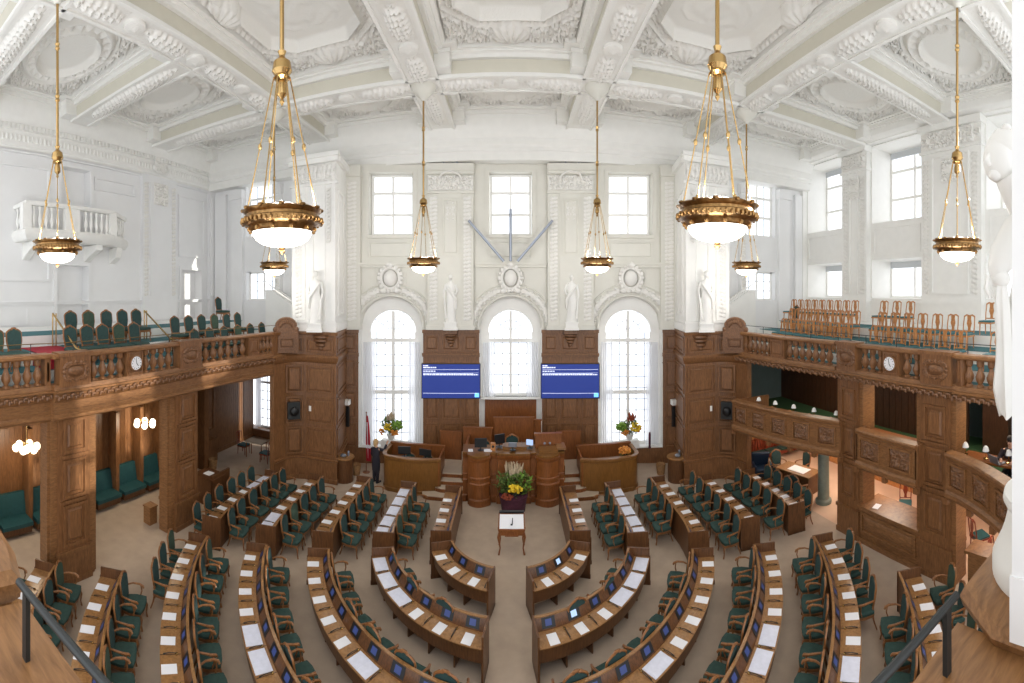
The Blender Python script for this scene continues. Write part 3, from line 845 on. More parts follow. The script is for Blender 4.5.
# ---- small balcony on the left wall
P2 = [(-16, 7.1), (-14.86, 7.1), (-14.86, 11.2), (-16, 12.8)]
slab = MB(); slab.sweep(P2, [(-.0, 9.8), (.07, 9.88), (.14, 10.03), (.14, 10.14), (.06, 10.26), (-.3, 10.26), (-.3, 9.8)], -1)
slab.prism([(-16, 7.1), (-14.9, 7.1), (-14.9, 11.2), (-16, 12.7)], 9.86, 10.2)
rail = MB(); rail.sweep(P2, [(-.18, 11.14), (.04, 11.14), (.07, 11.2), (.07, 11.3), (-.2, 11.3), (-.2, 11.14)], -1)
for q in (P2[1], P2[2]): rail.box(q[0] - .2, q[0] + .05, q[1] - .18, q[1] + .18, 10.2, 11.2)
rail.box(-15.05, -14.82, 8.8, 9.5, 10.2, 11.2)
BAL = [(.06, 0), (.07, .05), (.035, .09), (.085, .3), (.08, .41), (.035, .63), (.032, .71), (.06, .78), (.06, .86)]
bm = MB(); bm.lathe(0, 0, BAL, 8); bal_white = bm.mesh('baluster', 'white')
e = thing('balcony', 'small white balustraded balcony high on the left wall', 'balcony', parts=[('floor_slab', slab.mesh('slab', 'white')), ('handrail', rail.mesh('rail', 'white'))])
for y in (7.6, 10.6, 12.0):
    x1 = -14.98 if y < 11 else -15.4
    cor = MB(); cor.add([(-16, y - .16, 9.8), (x1, y - .16, 9.8), (x1 - .06, y - .16, 9.58), (-15.55, y - .16, 9.35), (-16, y - .16, 9.1)] + [(-16, y + .16, 9.8), (x1, y + .16, 9.8), (x1 - .06, y + .16, 9.58), (-15.55, y + .16, 9.35), (-16, y + .16, 9.1)],
            [(0, 1, 2, 3, 4), (9, 8, 7, 6, 5), (0, 5, 6, 1), (1, 6, 7, 2), (2, 7, 8, 3), (3, 8, 9, 4)])
    obj('bracket', cor.mesh('corbel', 'white'), e)
for k in range(14):
    y = 7.43 + k * .268
    if 8.7 < y < 9.6: continue
    obj('baluster', bal_white, e, (-14.93, y, 10.26))
for k in range(5): t = (k + .8) / 6; obj('baluster', bal_white, e, (-14.93 - 1.07 * t, 11.2 + 1.6 * t, 10.26))
for k in range(3): obj('baluster', bal_white, e, (-15.2 - .28 * k, 7.13, 10.26))

# ---- cornice and ceiling
w = MB()
CP = [(0, 13.5), (.12, 13.56), (.12, 13.68), (.18, 13.74), (.18, 14.3), (.3, 14.36), (.3, 14.55), (.42, 14.66), (.46, 14.8), (.5, 14.9), (.62, 15.1), (.66, 15.3), (.66, 16.0), (-.2, 16.0), (-.2, 13.5)]
w.sweep([(-16, 1), (-16, 19.4)], CP, -1)
CR = [(.33, 14.97), (.36, 15.02), (.5, 15.06), (.62, 15.15), (.66, 15.3), (.66, 16.0), (.02, 16.0), (.02, 14.97)]
w.sweep([(15.7, 1), (15.7, 19.4)], CR, 1)
FP = [(.05, 13.56), (.05, 13.95), (.1, 13.99), (.1, 14.12), (.16, 14.2), (.16, 14.5), (.22, 14.56), (.26, 14.7), (.34, 14.86), (.4, 15.1), (.42, 15.3), (.42, 16.0), (-.5, 16.0), (-.5, 13.56)]
w.sweep([(-16, 18.8), (15.7, 18.8)], FP, -1)
w.box(-16, 15.7, 19.05, 19.9, 13.6, 13.7)
struct('trim_14', w, 'white')
w = MB()
for k in range(94):          # dentils
    Y = 1.5 + k * .19; w.box(-15.84, -15.62, Y, Y + .1, 14.32, 14.52); w.ell((-15.8, Y + .05, 14.02), (.06, .07, .15), 6, 4)
struct('trim_15', w, 'white', smooth=0)
for X in (-3.0, -2.4, 2.4, 3.0):
    w2 = MB(); w2.box(X, X + .06, 18.86, 19.3, 13.5, 13.56); tag(obj('air_slot', w2.mesh('air_slot', 'steel')), 'narrow dark air slot in the soffit above the end wall windows', 'vent', 'air slots in the end wall soffit')
ZC = 14.9; HW = .5
BX = [-16, -8.8, -2.95, 2.95, 8.8, 15.7]
w = MB(); gb = MB()   # beams, with the shade of their side faces tinted in
for x in BX[1:5]:
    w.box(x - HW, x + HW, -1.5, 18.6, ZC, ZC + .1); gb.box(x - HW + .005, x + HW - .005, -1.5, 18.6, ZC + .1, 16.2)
    for sg in (-1, 1): w.box(x + sg * (HW + .02) - .05, x + sg * (HW + .02) + .05, -1.5, 18.5, ZC - .06, ZC + .04)
for y in (4.95, 14.6):
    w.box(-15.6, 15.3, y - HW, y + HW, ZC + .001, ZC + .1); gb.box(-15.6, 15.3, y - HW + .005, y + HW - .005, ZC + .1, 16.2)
    for sg in (-1, 1): w.box(-15.5, 15.2, y + sg * (HW + .02) - .05, y + sg * (HW + .02) + .05, ZC - .06, ZC + .04)
for sg in (-1, 1):
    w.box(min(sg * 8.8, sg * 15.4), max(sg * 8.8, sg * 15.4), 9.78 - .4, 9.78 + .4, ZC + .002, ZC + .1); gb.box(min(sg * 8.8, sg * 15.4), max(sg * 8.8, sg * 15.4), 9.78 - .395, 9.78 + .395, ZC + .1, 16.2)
    for t in (-1, 1): w.box(min(sg * 8.8, sg * 15.3), max(sg * 8.8, sg * 15.3), 9.78 + t * .42 - .05, 9.78 + t * .42 + .05, ZC - .05, ZC + .04)
struct('ceiling', w, 'white'); struct('ceiling', gb, 'beam_shade')
w = MB(); w.box(-16.6, 17.4, -1.5, 20.2, 16.2, 16.4)
struct('ceiling', w, 'white')

def coffer(x0, x1, y0, y1, kind, seed, res):
    rx = MB()
    def ringbox(d, z0, z1, wd):   # rectangular moulding, notched at the corners
        a, b, c, e = x0 + d, x1 - d, y0 + d, y1 - d
        rx.box(a, b, c, c + wd, z0, z1); rx.box(a, b, e - wd, e, z0, z1); rx.box(a, a + wd, c + wd, e - wd, z0, z1); rx.box(b - wd, b, c + wd, e - wd, z0, z1)
    ringbox(0, 15.42, 15.56, .14); ringbox(0, 15.56, 15.95, .28); ringbox(.28, 15.62, 15.95, .12)
    for cx_, sx in ((x0, 1), (x1, -1)):
        for cy_, sy in ((y0, 1), (y1, -1)):
            u = sorted((cx_, cx_ + sx * .5)); v = sorted((cy_, cy_ + sy * .5))
            rx.box(u[0], u[1], v[0], v[1], 15.0, 15.95); rx.box(u[0] - .03, u[1] + .03, v[0] - .03, v[1] + .03, 15.46, 15.58)
            u = sorted((cx_, cx_ + sx * .75)); v = sorted((cy_, cy_ + sy * .75)); rx.box(u[0], u[1], v[0], v[1], 15.6, 15.95)
    struct('ceiling', rx, 'white', smooth=0)
    a = .4; rel = relief(x1 - x0 - 2 * a, y1 - y0 - 2 * a, res, seed, kind, .26 if kind == 'oval' else .22)
    m = MB(); cx, cy = (x0 + x1) / 2, (y0 + y1) / 2
    hf(m, rel, lambda u, v, h: (cx + u, cy + v, 15.86 - h))
    struct('ceiling', m, 'orn', smooth=60)
coffer(-2.95 + HW, 2.95 - HW, 4.95 + HW, 14.6 - HW, 'octa', 1, .045)
for sg in (-1, 1):
    a, b = sorted((sg * (2.95 + HW), sg * (8.8 - HW))); coffer(a, b, 4.95 + HW, 14.6 - HW, 'octa', 2, .045)
    coffer(a, b, 14.6 + HW, 18.45, 'oval', 5, .05)
    a, b = sorted((sg * (8.8 + HW), sg * (15.4 if sg < 0 else 15.1)))
    coffer(a, b, 4.95 + HW, 9.38, 'oval', 3, .04); coffer(a, b, 10.18, 14.6 - HW, 'oval', 4, .04); coffer(a, b, 14.6 + HW, 18.45, 'oval', 6, .05)
    coffer(a, b, .5, 4.45, 'oval', 7, .06)
coffer(-2.95 + HW, 2.95 - HW, 14.6 + HW, 18.45, 'oval', 5, .05)
w = MB()  # leaf lozenges and discs along the beam soffits
def lozenge(xc, yc, L, alongx, seed):
    rel = relief(L, .72, .045, seed, 'leafstrip', .17)
    if alongx: hf(w, rel, lambda u, v, h: (xc + u, yc + v, ZC - .003 - h))
    else: hf(w, rel, lambda u, v, h: (xc + v, yc + u, ZC - .003 - h))
def disc(x, y, r=.3): w.lathe(x, y, [(r, ZC), (r, ZC - .1), (r * .75, ZC - .13), (r * .4, ZC - .13), (.001, ZC - .2)], 14)
for x in (-8.8, -2.95, 2.95, 8.8):
    for y0, y1 in ((4.95, 7.36), (7.36, 9.78), (9.78, 12.19), (12.19, 14.6), (14.6, 18.4)):
        lozenge(x, (y0 + y1) / 2, (y1 - y0) - .7, False, 1)
    for y in (7.36, 9.78, 12.19): disc(x, y)
xs = [-15.2, -8.8, -5.87, -2.95, 0, 2.95, 5.87, 8.8, 15.0]
for y in (4.95, 14.6):
    for a, b in zip(xs, xs[1:]): lozenge((a + b) / 2, y, (b - a) - .8, True, 1)
    for x in (-5.87, 0, 5.87): disc(x, y)
for sg in (-1, 1): lozenge(sg * 12, 9.78, 5.2, True, 1)
struct('ceiling', w, 'orn', smooth=60)
# ================================================================== BALUSTRADES
bm = MB(); bm.lathe(0, 0, [(.1, 0), (.1, .05), (.055, .08), (.12, .2), (.13, .28), (.07, .42), (.05, .5), (.085, .53), (.1, .6), (.1, .68)], 8); BALW = bm.mesh('baluster', 'wood')
bm = MB(); bm.box(-.04, .04, -.04, .04, 0, .68)
def balustrade(label, fx, sgn, y0, y1, elems):
    side = -1 if sgn < 0 else 1          # sgn -1: left gallery, room on its right
    rp = pathY(fx, y0 + .002, y1 - .002, .4)
    rail = MB(); rail.sweep(rp, [(-.26, 6.03), (.03, 6.03), (.07, 6.07), (.07, 6.13), (.03, 6.16), (-.28, 6.16), (-.28, 6.07)], side)
    base = MB(); base.sweep(rp, [(-.26, 5.222), (.06, 5.222), (.04, 5.34), (-.26, 5.36)], side)
    e = thing('balustrade', label, 'balustrade')
    addparts(e, [('handrail', rail.mesh('rail', 'wood_h')), ('base_rail', base.mesh('base_rail', 'wood_h'))])
    for el in elems:
        a, b = el[1], el[2]; pl = MB(); ca = MB()
        if el[0] == 'b':
            n = el[3]
            for k in range(n):
                Y = a + (b - a) * (k + .5) / n; obj('baluster', BALW, e, (fx(Y) + sgn * .1, Y, 5.35))
        else:
            A = (fx(a), a); B = (fx(b), b); ang = atan2(B[1] - A[1], B[0] - A[0]); L = hypot(B[0] - A[0], B[1] - A[1])
            fn = (lambda A, ang: (lambda p: (A[0] + p[0] * cos(ang) - side * p[1] * sin(ang), A[1] + p[0] * sin(ang) + side * p[1] * cos(ang), p[2])))(A, ang)
            pl.fn = fn; pl.box(0, L, -.24, .03 if el[0] != 'p' else .09, 5.3, 6.06 if el[0] != 'p' else 6.18)
            if el[0] == 'p':
                pl.box(-.04, L + .04, -.3, .13, 6.1, 6.19)
                ca.fn = fn; c = L / 2
                pts = [(c + .3 * (abs(cos(t)) ** .6) * (1 if cos(t) > 0 else -1), .1, 5.7 + .19 * (abs(sin(t)) ** .6) * (1 if sin(t) > 0 else -1)) for t in [2 * pi * k / 20 for k in range(20)]]
                ca.tube(pts, .04, 6, closed=True)
                for q in pts: ca.ell((q[0] * 1.0 + (q[0] - c) * .18, .1, q[2] + (q[2] - 5.7) * .18), (.06, .05, .06), 6, 4)
                ca.ell((c, .09, 5.7), (.26, .05, .15), 10, 6)
            elif el[0] == 's': panel(pl, .06, L - .06, 5.42, 5.98, .03, .04, .02)
            elif el[0] == 'c': panel(pl, .04, L - .04, 5.4, 6.0, .03, .04, .02, False)
            po = obj('pedestal', pl.mesh('pedestals', 'wood'), e)
            if ca.v: obj('cartouche', ca.mesh('cartouche', 'carved'), po)
balustrade('nearest section of the left gallery balustrade, cut by the photo edge', xL, -1, 2.0, 5.4, [('s', 2.0, 2.8), ('b', 2.85, 5.2, 8), ('s', 5.22, 5.38)])
balustrade('left gallery balustrade section holding the round clock', xL, -1, 5.4, 11.08, [('p', 5.55, 6.5), ('b', 6.55, 7.78, 4), ('c', 7.8, 8.42), ('b', 8.44, 9.75, 4), ('p', 9.95, 11.0)])
balustrade('left gallery balustrade section running to the carved corner crest', xL, -1, 11.1, 15.2, [('b', 11.2, 13.4, 6), ('s', 13.42, 14.0), ('b', 14.05, 15.1, 5)])
balustrade('nearest section of the right gallery balustrade beside the white drapery', xR, 1, 2.4, 5.7, [('b', 3.0, 5.5, 8), ('s', 5.52, 5.7)])
balustrade('right gallery balustrade section holding the round clock', xR, 1, 5.7, 10.22, [('p', 5.85, 6.85), ('b', 6.9, 7.6, 2), ('c', 7.62, 8.24), ('b', 8.26, 9.2, 3), ('p', 9.32, 10.15)])
balustrade('right gallery balustrade section above the long press box', xR, 1, 10.27, 15.2, [('b', 10.45, 12.6, 7), ('s', 12.62, 13.35), ('b', 13.4, 15.0, 6)])
def clock(label, X, Y, sgn):
    fn = (lambda p: (X + p[2], Y + p[0], 5.7 + p[1])) if sgn < 0 else (lambda p: (X - p[2], Y - p[0], 5.7 + p[1]))
    rim = MB(fn); rim.lathe(0, 0, [(.2, 0), (.235, .01), (.235, .05), (.2, .06)], 24)
    face = MB(fn); face.lathe(0, 0, [(.195, .0), (.195, .066)], 24)
    mk = MB(fn)
    for k in range(12):
        a = 2 * pi * k / 12; c, s = cos(a), sin(a)
        mk.tube([(.14 * c, .14 * s, .068), (.175 * c, .175 * s, .068)], .008, 4)
    hd = MB(fn); hd.tube([(0, 0, .07), (-.02, .14, .07)], .009, 4); hd.tube([(0, 0, .072), (.06, -.08, .072)], .011, 4)
    thing('wall_clock', label, 'clock', parts=[('rim', rim.mesh('rim', 'wood')), ('face', face.mesh('face', 'paper'), [('dial_lettering', mk.mesh('marks', 'ink', 0)), ('hand', hd.mesh('hands', 'black', 0))])])
clock('round white clock set in the left gallery balustrade', -9.66, 8.1, -1)
clock('round white clock set in the right gallery balustrade', 9.66, 7.93, 1)

# ================================================================== CHAMBER CHAIRS
def shield(w, h, n=18, z0=.52):
    pts = []
    for k in range(n + 1):
        t = k / n; x = -w + 2 * w * t; e = 1 - abs(2 * t - 1)
        pts.append((x, h - .1 + .1 * min(1, e * 1.7) ** .6 + (.035 if abs(2 * t - 1) < .22 else 0)))
    return [(-w * .78, z0)] + [(-w * 1.0, (z0 + h - .1) / 2)] + pts + [(w * 1.0, (z0 + h - .1) / 2)] + [(w * .78, z0)]
def backy(z): return -.2 - .13 * (z - .48)
def chair_parts(green='green', back='green_back', wood='chair_wood', arms=True):
    P = []
    s = MB()
    rr = []
    for z, k in ((.39, .9), (.4, 1), (.46, 1.02), (.49, .9), (.5, .6)):
        rr.append([(k * x, .02 + k * (y - .02), z) for x, y in ((-.22, -.22), (.22, -.22), (.28, .0), (.27, .24), (.12, .28), (-.12, .28), (-.27, .24), (-.28, .0))])
    s.loft(rr); P.append(('seat', s.mesh('seat', green)))
    fr = MB(); fr.loft([[(k * x, .02 + k * (y - .02), z) for x, y in ((-.22, -.22), (.22, -.22), (.28, .0), (.27, .24), (.12, .28), (-.12, .28), (-.27, .24), (-.28, .0))] for z, k in ((.33, .98), (.4, 1.03))])
    P.append(('seat_frame', fr.mesh('seat_frame', wood)))
    o = shield(.225, 1.08); b = MB()
    n = len(o); vs = [(x * .93, backy(z) + .035, .54 + (z - .54) * .965 if z > .54 else z + .02) for x, z in o] + [(x * .93, backy(z) - .02, .54 + (z - .54) * .965 if z > .54 else z + .02) for x, z in o]
    b.add(vs, [tuple(range(n)), tuple(range(n, 2 * n))[::-1]] + [(i, (i + 1) % n, n + (i + 1) % n, n + i) for i in range(n)])
    P.append(('backrest', b.mesh('backrest', back)))
    f = MB(); f.tube([(x, backy(z), z) for x, z in o], .024, 5, closed=True)
    f.tube([(-.18, backy(.4), .38), (-.19, backy(.54), .54)], .025, 5); f.tube([(.18, backy(.4), .38), (.19, backy(.54), .54)], .025, 5)
    f.ell((0, backy(1.1), 1.11), (.09, .03, .035), 6, 4)
    P.append(('back_frame', f.mesh('back_frame', wood)))
    for sx in (-1, 1):
        if arms:
            a = MB(); a.tube([(sx * .22, backy(.7), .70), (sx * .28, -.1, .72), (sx * .31, .06, .705), (sx * .285, .15, .68), (sx * .27, .17, .64)], [.02, .022, .028, .03, .026], 6)
            a.tube([(sx * .27, .08, .42), (sx * .3, .12, .55), (sx * .29, .1, .69)], .018, 5)
            P.append(('armrest', a.mesh('armrest', wood)))
        l = MB(); l.tube([(sx * .22, .22, .38), (sx * .25, .26, .28), (sx * .225, .245, .13), (sx * .235, .27, .01)], [.034, .03, .017, .022], 6)
        P.append(('leg', l.mesh('front_leg', wood)))
        l = MB(); l.tube([(sx * .18, -.19, .38), (sx * .185, -.23, .18), (sx * .2, -.29, .01)], [.026, .02, .018], 5)
        P.append(('leg', l.mesh('rear_leg', wood)))
    return P
CH = chair_parts(); CH_SUNLIT = [p if p[0] not in ('backrest', 'seat') else (p[0], (lambda me: me)(p[1].copy())) for p in CH]
for p in CH_SUNLIT:
    if p[0] == 'backrest': p[1].materials[0] = M['sunlit']  # backs caught by the sun, done by colour alone
CHN = [p for p in CH if p[0] != 'armrest']; CHN_SUNLIT = [p for p in CH_SUNLIT if p[0] != 'armrest']

def Q(R, s, off, sg):       # point on a horseshoe row: s metres past the start of the bend
    r = R + off
    if s <= 0: return (sg * r, YC - s)
    a = s / R
    return (sg * r * cos(a), YC - r * sin(a))
def inward(R, s, sg):       # direction a sitter looks
    if s <= 0: return (-sg, 0.0)
    a = s / R
    return (-sg * cos(a), sin(a))

# ================================================================== DESKS
ROWS = [2.13, 3.76, 5.46, 7.13, 8.81, 10.48, 12.12]
PR = [(-.42, .04), (-.42, .93), (-.405, .95), (-.375, .95), (-.255, .76), (-.255, .70), (-.38, .68), (-.38, .04)]
def profile_mb(R, sg, s0, s1, prof, step=.16):
    n = max(1, int((s1 - s0) / step)); m = MB(); rings = []
    for k in range(n + 1):
        s = s0 + (s1 - s0) * k / n; ring = []
        for o, z in prof:
            x, y = Q(R, s, o, sg); ring.append((x, y, z))
        rings.append(ring)
    m.loft(rings); return m
def quadbox(m, R, sg, sa, sb, o0, o1, z0, z1):
    c = [Q(R, sa, o0, sg), Q(R, sa, o1, sg), Q(R, sb, o1, sg), Q(R, sb, o0, sg)]
    m.hexa([(x, y, z0) for x, y in c], [(x, y, z1) for x, y in c])
def desk(sg, row, s0, s1, seats, kind, label, name, lit=()):
    R = ROWS[row]
    e = thing(name, label, 'desk')
    top = profile_mb(R, sg, s0, s1, [(-.255, .715), (-.255, .745), (.15, .745), (.165, .735), (.165, .715), (.15, .71)])
    obj('desktop', top.mesh('desktop', 'desk'), e)
    bk = profile_mb(R, sg, s0, s1, PR); obj('rear_panel', bk.mesh('rear_panel', 'desk_dark'), e)
    tr = profile_mb(R, sg, s0, s1, [(-.43, .945), (-.43, .965), (-.37, .965), (-.37, .945)]); obj('top_rail', tr.mesh('top_rail', 'desk'), e)
    ap = profile_mb(R, sg, s0, s1, [(.05, .4), (.08, .712), (.13, .712), (.10, .4)]); obj('drawer_front', ap.mesh('drawer_front', 'desk_dark'), e)
    sh = profile_mb(R, sg, s0, s1, [(-.37, .3), (-.37, .33), (-.1, .33), (-.1, .3)]); obj('shelf', sh.mesh('shelf', 'deep'), e)
    for sa, sb in ((s0 - .02, s0 + .02), (s1 - .02, s1 + .02)):
        p = MB(); quadbox(p, R, sg, sa, sb, -.44, .18, 0, .76); quadbox(p, R, sg, sa, sb, -.44, .19, .0, .1)
        quadbox(p, R, sg, sa, sb, -.44, .16, .76, .97); obj('end_panel', p.mesh('end_panel', 'desk_dark'), e)
    n = len(seats)
    mids = [(seats[k] + seats[k + 1]) / 2 for k in range(n - 1)]
    for m_ in mids:
        g = MB(); quadbox(g, R, sg, m_ - .006, m_ + .006, -.25, .16, .745, .749)
        g2 = MB(); quadbox(g2, R, sg, m_ - .015, m_ + .015, -.38, -.04, .03, .71); obj('divider', g2.mesh('divider', 'desk_dark', 0), e)
        obj('joint_line', g.mesh('joint_lines', 'deep', 0), e)
    for k, s in enumerate(seats):
        # sloping screen in the rear panel
        sc = MB(); c = [(-.352, .909), (-.290, .811)]; hw = .075
        pts = []
        for ds in (-hw, hw):
            for o, z in c: x, y = Q(R, s + ds, o + .012, sg); pts.append((x, y, z + .004))
        sc.add([pts[0], pts[1], pts[3], pts[2]], [(0, 1, 2, 3)])
        fr = MB(); P4 = []
        for ds in (-hw - .085, hw + .085):
            for o, z in ((-.368, .938), (-.268, .775)): x, y = Q(R, s + ds, o + .004, sg); P4.append((x, y, z))
        P5 = []
        for ds in (-hw - .085, hw + .085):
            for o, z in ((-.368, .938), (-.268, .775)): x, y = Q(R, s + ds, o + .010, sg); P5.append((x, y, z + .003))
        fr.hexa([P4[0], P4[1], P4[3], P4[2]], [P5[0], P5[1], P5[3], P5[2]])
        so = obj('voting_screen', fr.mesh('screen_bezel', 'black', 0), e)
        obj('display', sc.mesh('display', 'tablet_lit' if k in lit else 'tablet', 0), so)
        mk = MB(); ss = s + (seats[1] - seats[0]) * .5 if n > 1 else s + .3
        if ss < s1 - .05:
            x0, y0 = Q(R, ss, -.16, sg); x1, y1 = Q(R, ss, .1, sg)
            mk.lathe(x0, y0, [(.03, .746), (.03, .765), (.012, .77)], 8)
            mo = obj('microphone', mk.mesh('mic_base', 'brass_clean'), e)
            nk = MB(); nk.tube([(x0, y0, .77), ((x0 + x1) / 2, (y0 + y1) / 2, .785), (x1, y1, .765)], [.007, .007, .012], 5)
            obj('gooseneck', nk.mesh('mic_neck', 'black'), mo)
    return e
pm = MB(); pm.box(-.105, .105, -.149, .149, 0, .006); PAPER = pm.mesh('paper', 'paper', 0)
pm = MB(); pm.box(-.27, .27, -.17, .17, 0, .008); pm.box(-.24, .0, -.15, .14, .008, .012); BIGP = pm.mesh('large_sheets', 'paper2', 0)
def paper(sg, row, s, label, big=False):
    R = ROWS[row]; x, y = Q(R, s, 0.0 if not big else -.03, sg); d = inward(R, s, sg)
    o = obj('document' if big else 'paper_sheet', BIGP if big else PAPER, None, (x, y, .7455), atan2(d[1], d[0]) - pi / 2 + (0 if big else random.uniform(-.05, .05)))
    tag(o, label, 'paper', 'order papers laid out on the curved and straight desks')
def chair(sg, row, s, off, label, sunlit=False, jit=.06):
    R = ROWS[row]; x, y = Q(R, s, off, sg); d = inward(R, s, sg)
    thing('armchair', label, 'chair', (x, y, 0), atan2(d[1], d[0]) - pi / 2 + random.uniform(-jit, jit), 'green armchairs of the chamber seats', CH_SUNLIT if sunlit else CH)
SW = {-1: 'left', 1: 'right'}
def row_set(sg, row, s0, s1, seats, kind, chairs, off=.88, lit=(), bigp=(), skip=(), offs=None):
    side = SW[sg]; R = ROWS[row]
    if kind == 'straight':
        lab = 'straight oak desk, %s from the middle on the %s side' % (ORD[row], side); nm = 'straight_desk'
    else:
        lab = 'curved oak desk, %s from the middle on the %s side' % (ORD[row], side); nm = 'curved_desk'
    desk(sg, row, s0, s1, seats, kind, lab, nm, lit)
    for k, s in enumerate(seats):
        x, y = Q(R, s, 0, sg)
        if hypot(x, y) < 7.75 and kind != 'straight': continue
        paper(sg, row, s, 'white %s on %s %s %s desk, %s seat from its far end' % ('document stack' if k in bigp else 'sheet', side, ORD[row], kind, ORD[k]), k in bigp)
    for k in chairs:
        s = seats[k]; o = off if offs is None else offs(k)
        x, y = Q(R, s, o + .2, sg)
        if kind != 'straight' and hypot(x, y) < 7.3: continue
        if k in skip: continue
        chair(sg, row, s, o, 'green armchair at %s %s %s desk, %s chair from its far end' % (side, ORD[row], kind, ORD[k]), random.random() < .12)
def arc(row, a0, da, n): R = ROWS[row]; return [radians(a0 + da * k) * R for k in range(n)]
for sg in (-1, 1):
    row_set(sg, 0, -2.67, .22, [-2.05, -1.38, -.73, -.08], 'straight', range(4), .92)
    row_set(sg, 1, -2.7, .68, [-2.3, -1.65, -1.0, -.35, .3], 'straight', range(5) if sg < 0 else range(4), .90, bigp=range(5))
    row_set(sg, 2, -2.69, 1.28, [-2.3, -1.65, -.96, -.31, .34, .97], 'straight', range(1, 6) if sg < 0 else range(6), .88)
    if sg < 0:
        row_set(sg, 3, -2.15, 1.8, [-1.72, -1.1, -.44, .23, .9, 1.48], 'straight', range(6), .86, bigp=(4, 5))
        row_set(sg, 4, -1.65, 2.38, [-1.24, -.6, 0, .69, 1.36, 2.04], 'straight', range(6), .30, bigp=(0, 1))
    else:
        row_set(sg, 3, -2.15, 1.32, [-1.78, -1.12, -.46, .2, .94], 'straight', range(5), .86)
        row_set(sg, 4, -1.75, 1.42, [-1.4, -.76, -.15, .42, 1.06], 'straight', range(5), .30)
    row_set(sg, 0, radians(21.5) * 2.13, radians(76.5) * 2.13, arc(0, 30.4, 17.4, 3), 'curved', range(3), 1.0, lit=(1,) if sg > 0 else ())
    row_set(sg, 1, radians(22.2) * 3.76, radians(81.9) * 3.76, arc(1, 27.5, 9.85, 6), 'curved', range(6), .95, lit=(4,) if sg > 0 else (), bigp=(0, 1, 2))
    row_set(sg, 2, radians(22.2) * 5.46, radians(84.5) * 5.46, arc(2, 25.6, 6.85, 9), 'curved', range(9), .90, bigp=(5, 6))
    row_set(sg, 3, radians(22.1) * 7.13, radians(85.6) * 7.13, arc(3, 24.6, 5.22, 12), 'curved', range(12), .88, bigp=(4, 5))
    row_set(sg, 4, radians(22.1) * 8.81, radians(70) * 8.81, arc(4, 24.1, 4.25, 11), 'curved', range(11), offs=lambda k: .33 if k < (3 if sg < 0 else 4) else .92, bigp=(6,) if sg > 0 else (), skip=() )
    row_set(sg, 5, radians(35.3) * 10.48, radians(64) * 10.48, arc(5, 37.4, 3.62, 8), 'curved', range(8), .86 if sg < 0 else .6)
    if sg < 0: row_set(sg, 6, radians(37) * 12.12, radians(55) * 12.12, arc(6, 39, 3.1, 6), 'curved', range(3), .5)
# chairs on the inner side of the outermost rows are those of the row in front (already placed)

# ================================================================== PODIUM, CLERKS' BOXES, STEPS
w = MB(); w.box(-3.0, 3.2, 16.9, 19.3, 0, .6); struct('floor', w, 'platform')
e = thing('speaker_podium', 'tall curved dark oak podium in front of the middle window', 'podium', (0, 0, 0))
def bayline(z):       # plan of the podium front, left to right
    pts = [(-1.78, 15.95), (-1.6, 15.95), (-1.58, 15.72)]
    for k in range(9): t = k / 8; pts.append((-1.58 + .8 * t, 15.72 - .22 * sin(pi * t)))
    pts += [(-.76, 15.95), (-.5, 15.95), (-.48, 15.85)]
    pts += [(.7, 15.85)]
    pts += [(.74, 15.95), (.94, 15.95)]
    for k in range(9): t = k / 8; pts.append((.96 + .8 * t, 15.72 - .22 * sin(pi * t)))
    pts += [(1.78, 15.95), (2.0, 15.95)]
    return pts
BL = bayline(0)
b = MB(); b.prism(BL + [(2.0, 16.35), (-1.78, 16.35)], 0, 1.78)
for pr in ([(0, 0), (.05, 0), (.05, .22), (0, .26)], [(0, .72), (.04, .74), (.04, .8), (0, .84)], [(0, .96), (.03, .98), (.03, 1.02), (0, 1.05)], [(0, 1.6), (.03, 1.64), (.05, 1.74), (0, 1.78)]):
    b.sweep(BL, pr, -1)
obj('curved_front', b.mesh('podium_front', 'podium'), e)
b = MB(); b.prism([(x, y - .06) for x, y in BL] + [(2.06, 16.75), (-1.84, 16.75)], 1.78, 1.84); obj('desktop', b.mesh('podium_top', 'box_wood'), e)
b = MB(); b.box(-1.78, -1.7, 16.3, 18.2, .6, 1.78); b.box(1.92, 2.0, 16.3, 18.2, .6, 1.78); b.box(-1.78, 2.0, 16.3, 16.36, .6, 1.78); obj('side_panel', b.mesh('podium_sides', 'podium'), e)
b = MB(); b.box(-.3, .6, 16.2, 16.7, 1.84, 1.95); obj('raised_writing_surface', b.mesh('writing', 'box_wood'), e)
# backboards behind the podium
for l_, x0, x1, y_, z1 in (('left of the president chair', -2.0, -.78, 18.12, 2.02), ('tall behind the president chair', -.72, 1.0, 18.42, 2.38), ('narrow one right of the president chair', 1.03, 1.3, 18.3, 2.3), ('low one at the left steps', -3.0, -2.1, 18.3, 1.77), ('low one at the right steps', 2.0, 3.0, 18.3, 1.77)):
    b = MB(); b.box(x0, x1, y_, y_ + .1, .6, z1); b.box(x0 - .03, x1 + .03, y_ - .03, y_ + .12, z1, z1 + .05); panel(MB(), 0, 1, 0, 1, 0)
    tag(obj('backboard', b.mesh('backboard', 'podium')), 'oak backboard on the platform, ' + l_, 'panel')
e = thing('rostrum', 'boxy oak rostrum with two metal fittings on the podium right end', 'lectern')
b = MB(); b.box(.93, 1.95, 16.4, 16.5, 1.2, 2.32); b.box(.9, 1.98, 16.36, 16.54, 2.32, 2.38); obj('back_panel', b.mesh('rostrum_back', 'podium'), e)
b = MB(); b.box(1.05, 1.75, 15.75, 16.3, 1.85, 1.95); obj('reading_tray', b.mesh('tray', 'box_wood'), e)
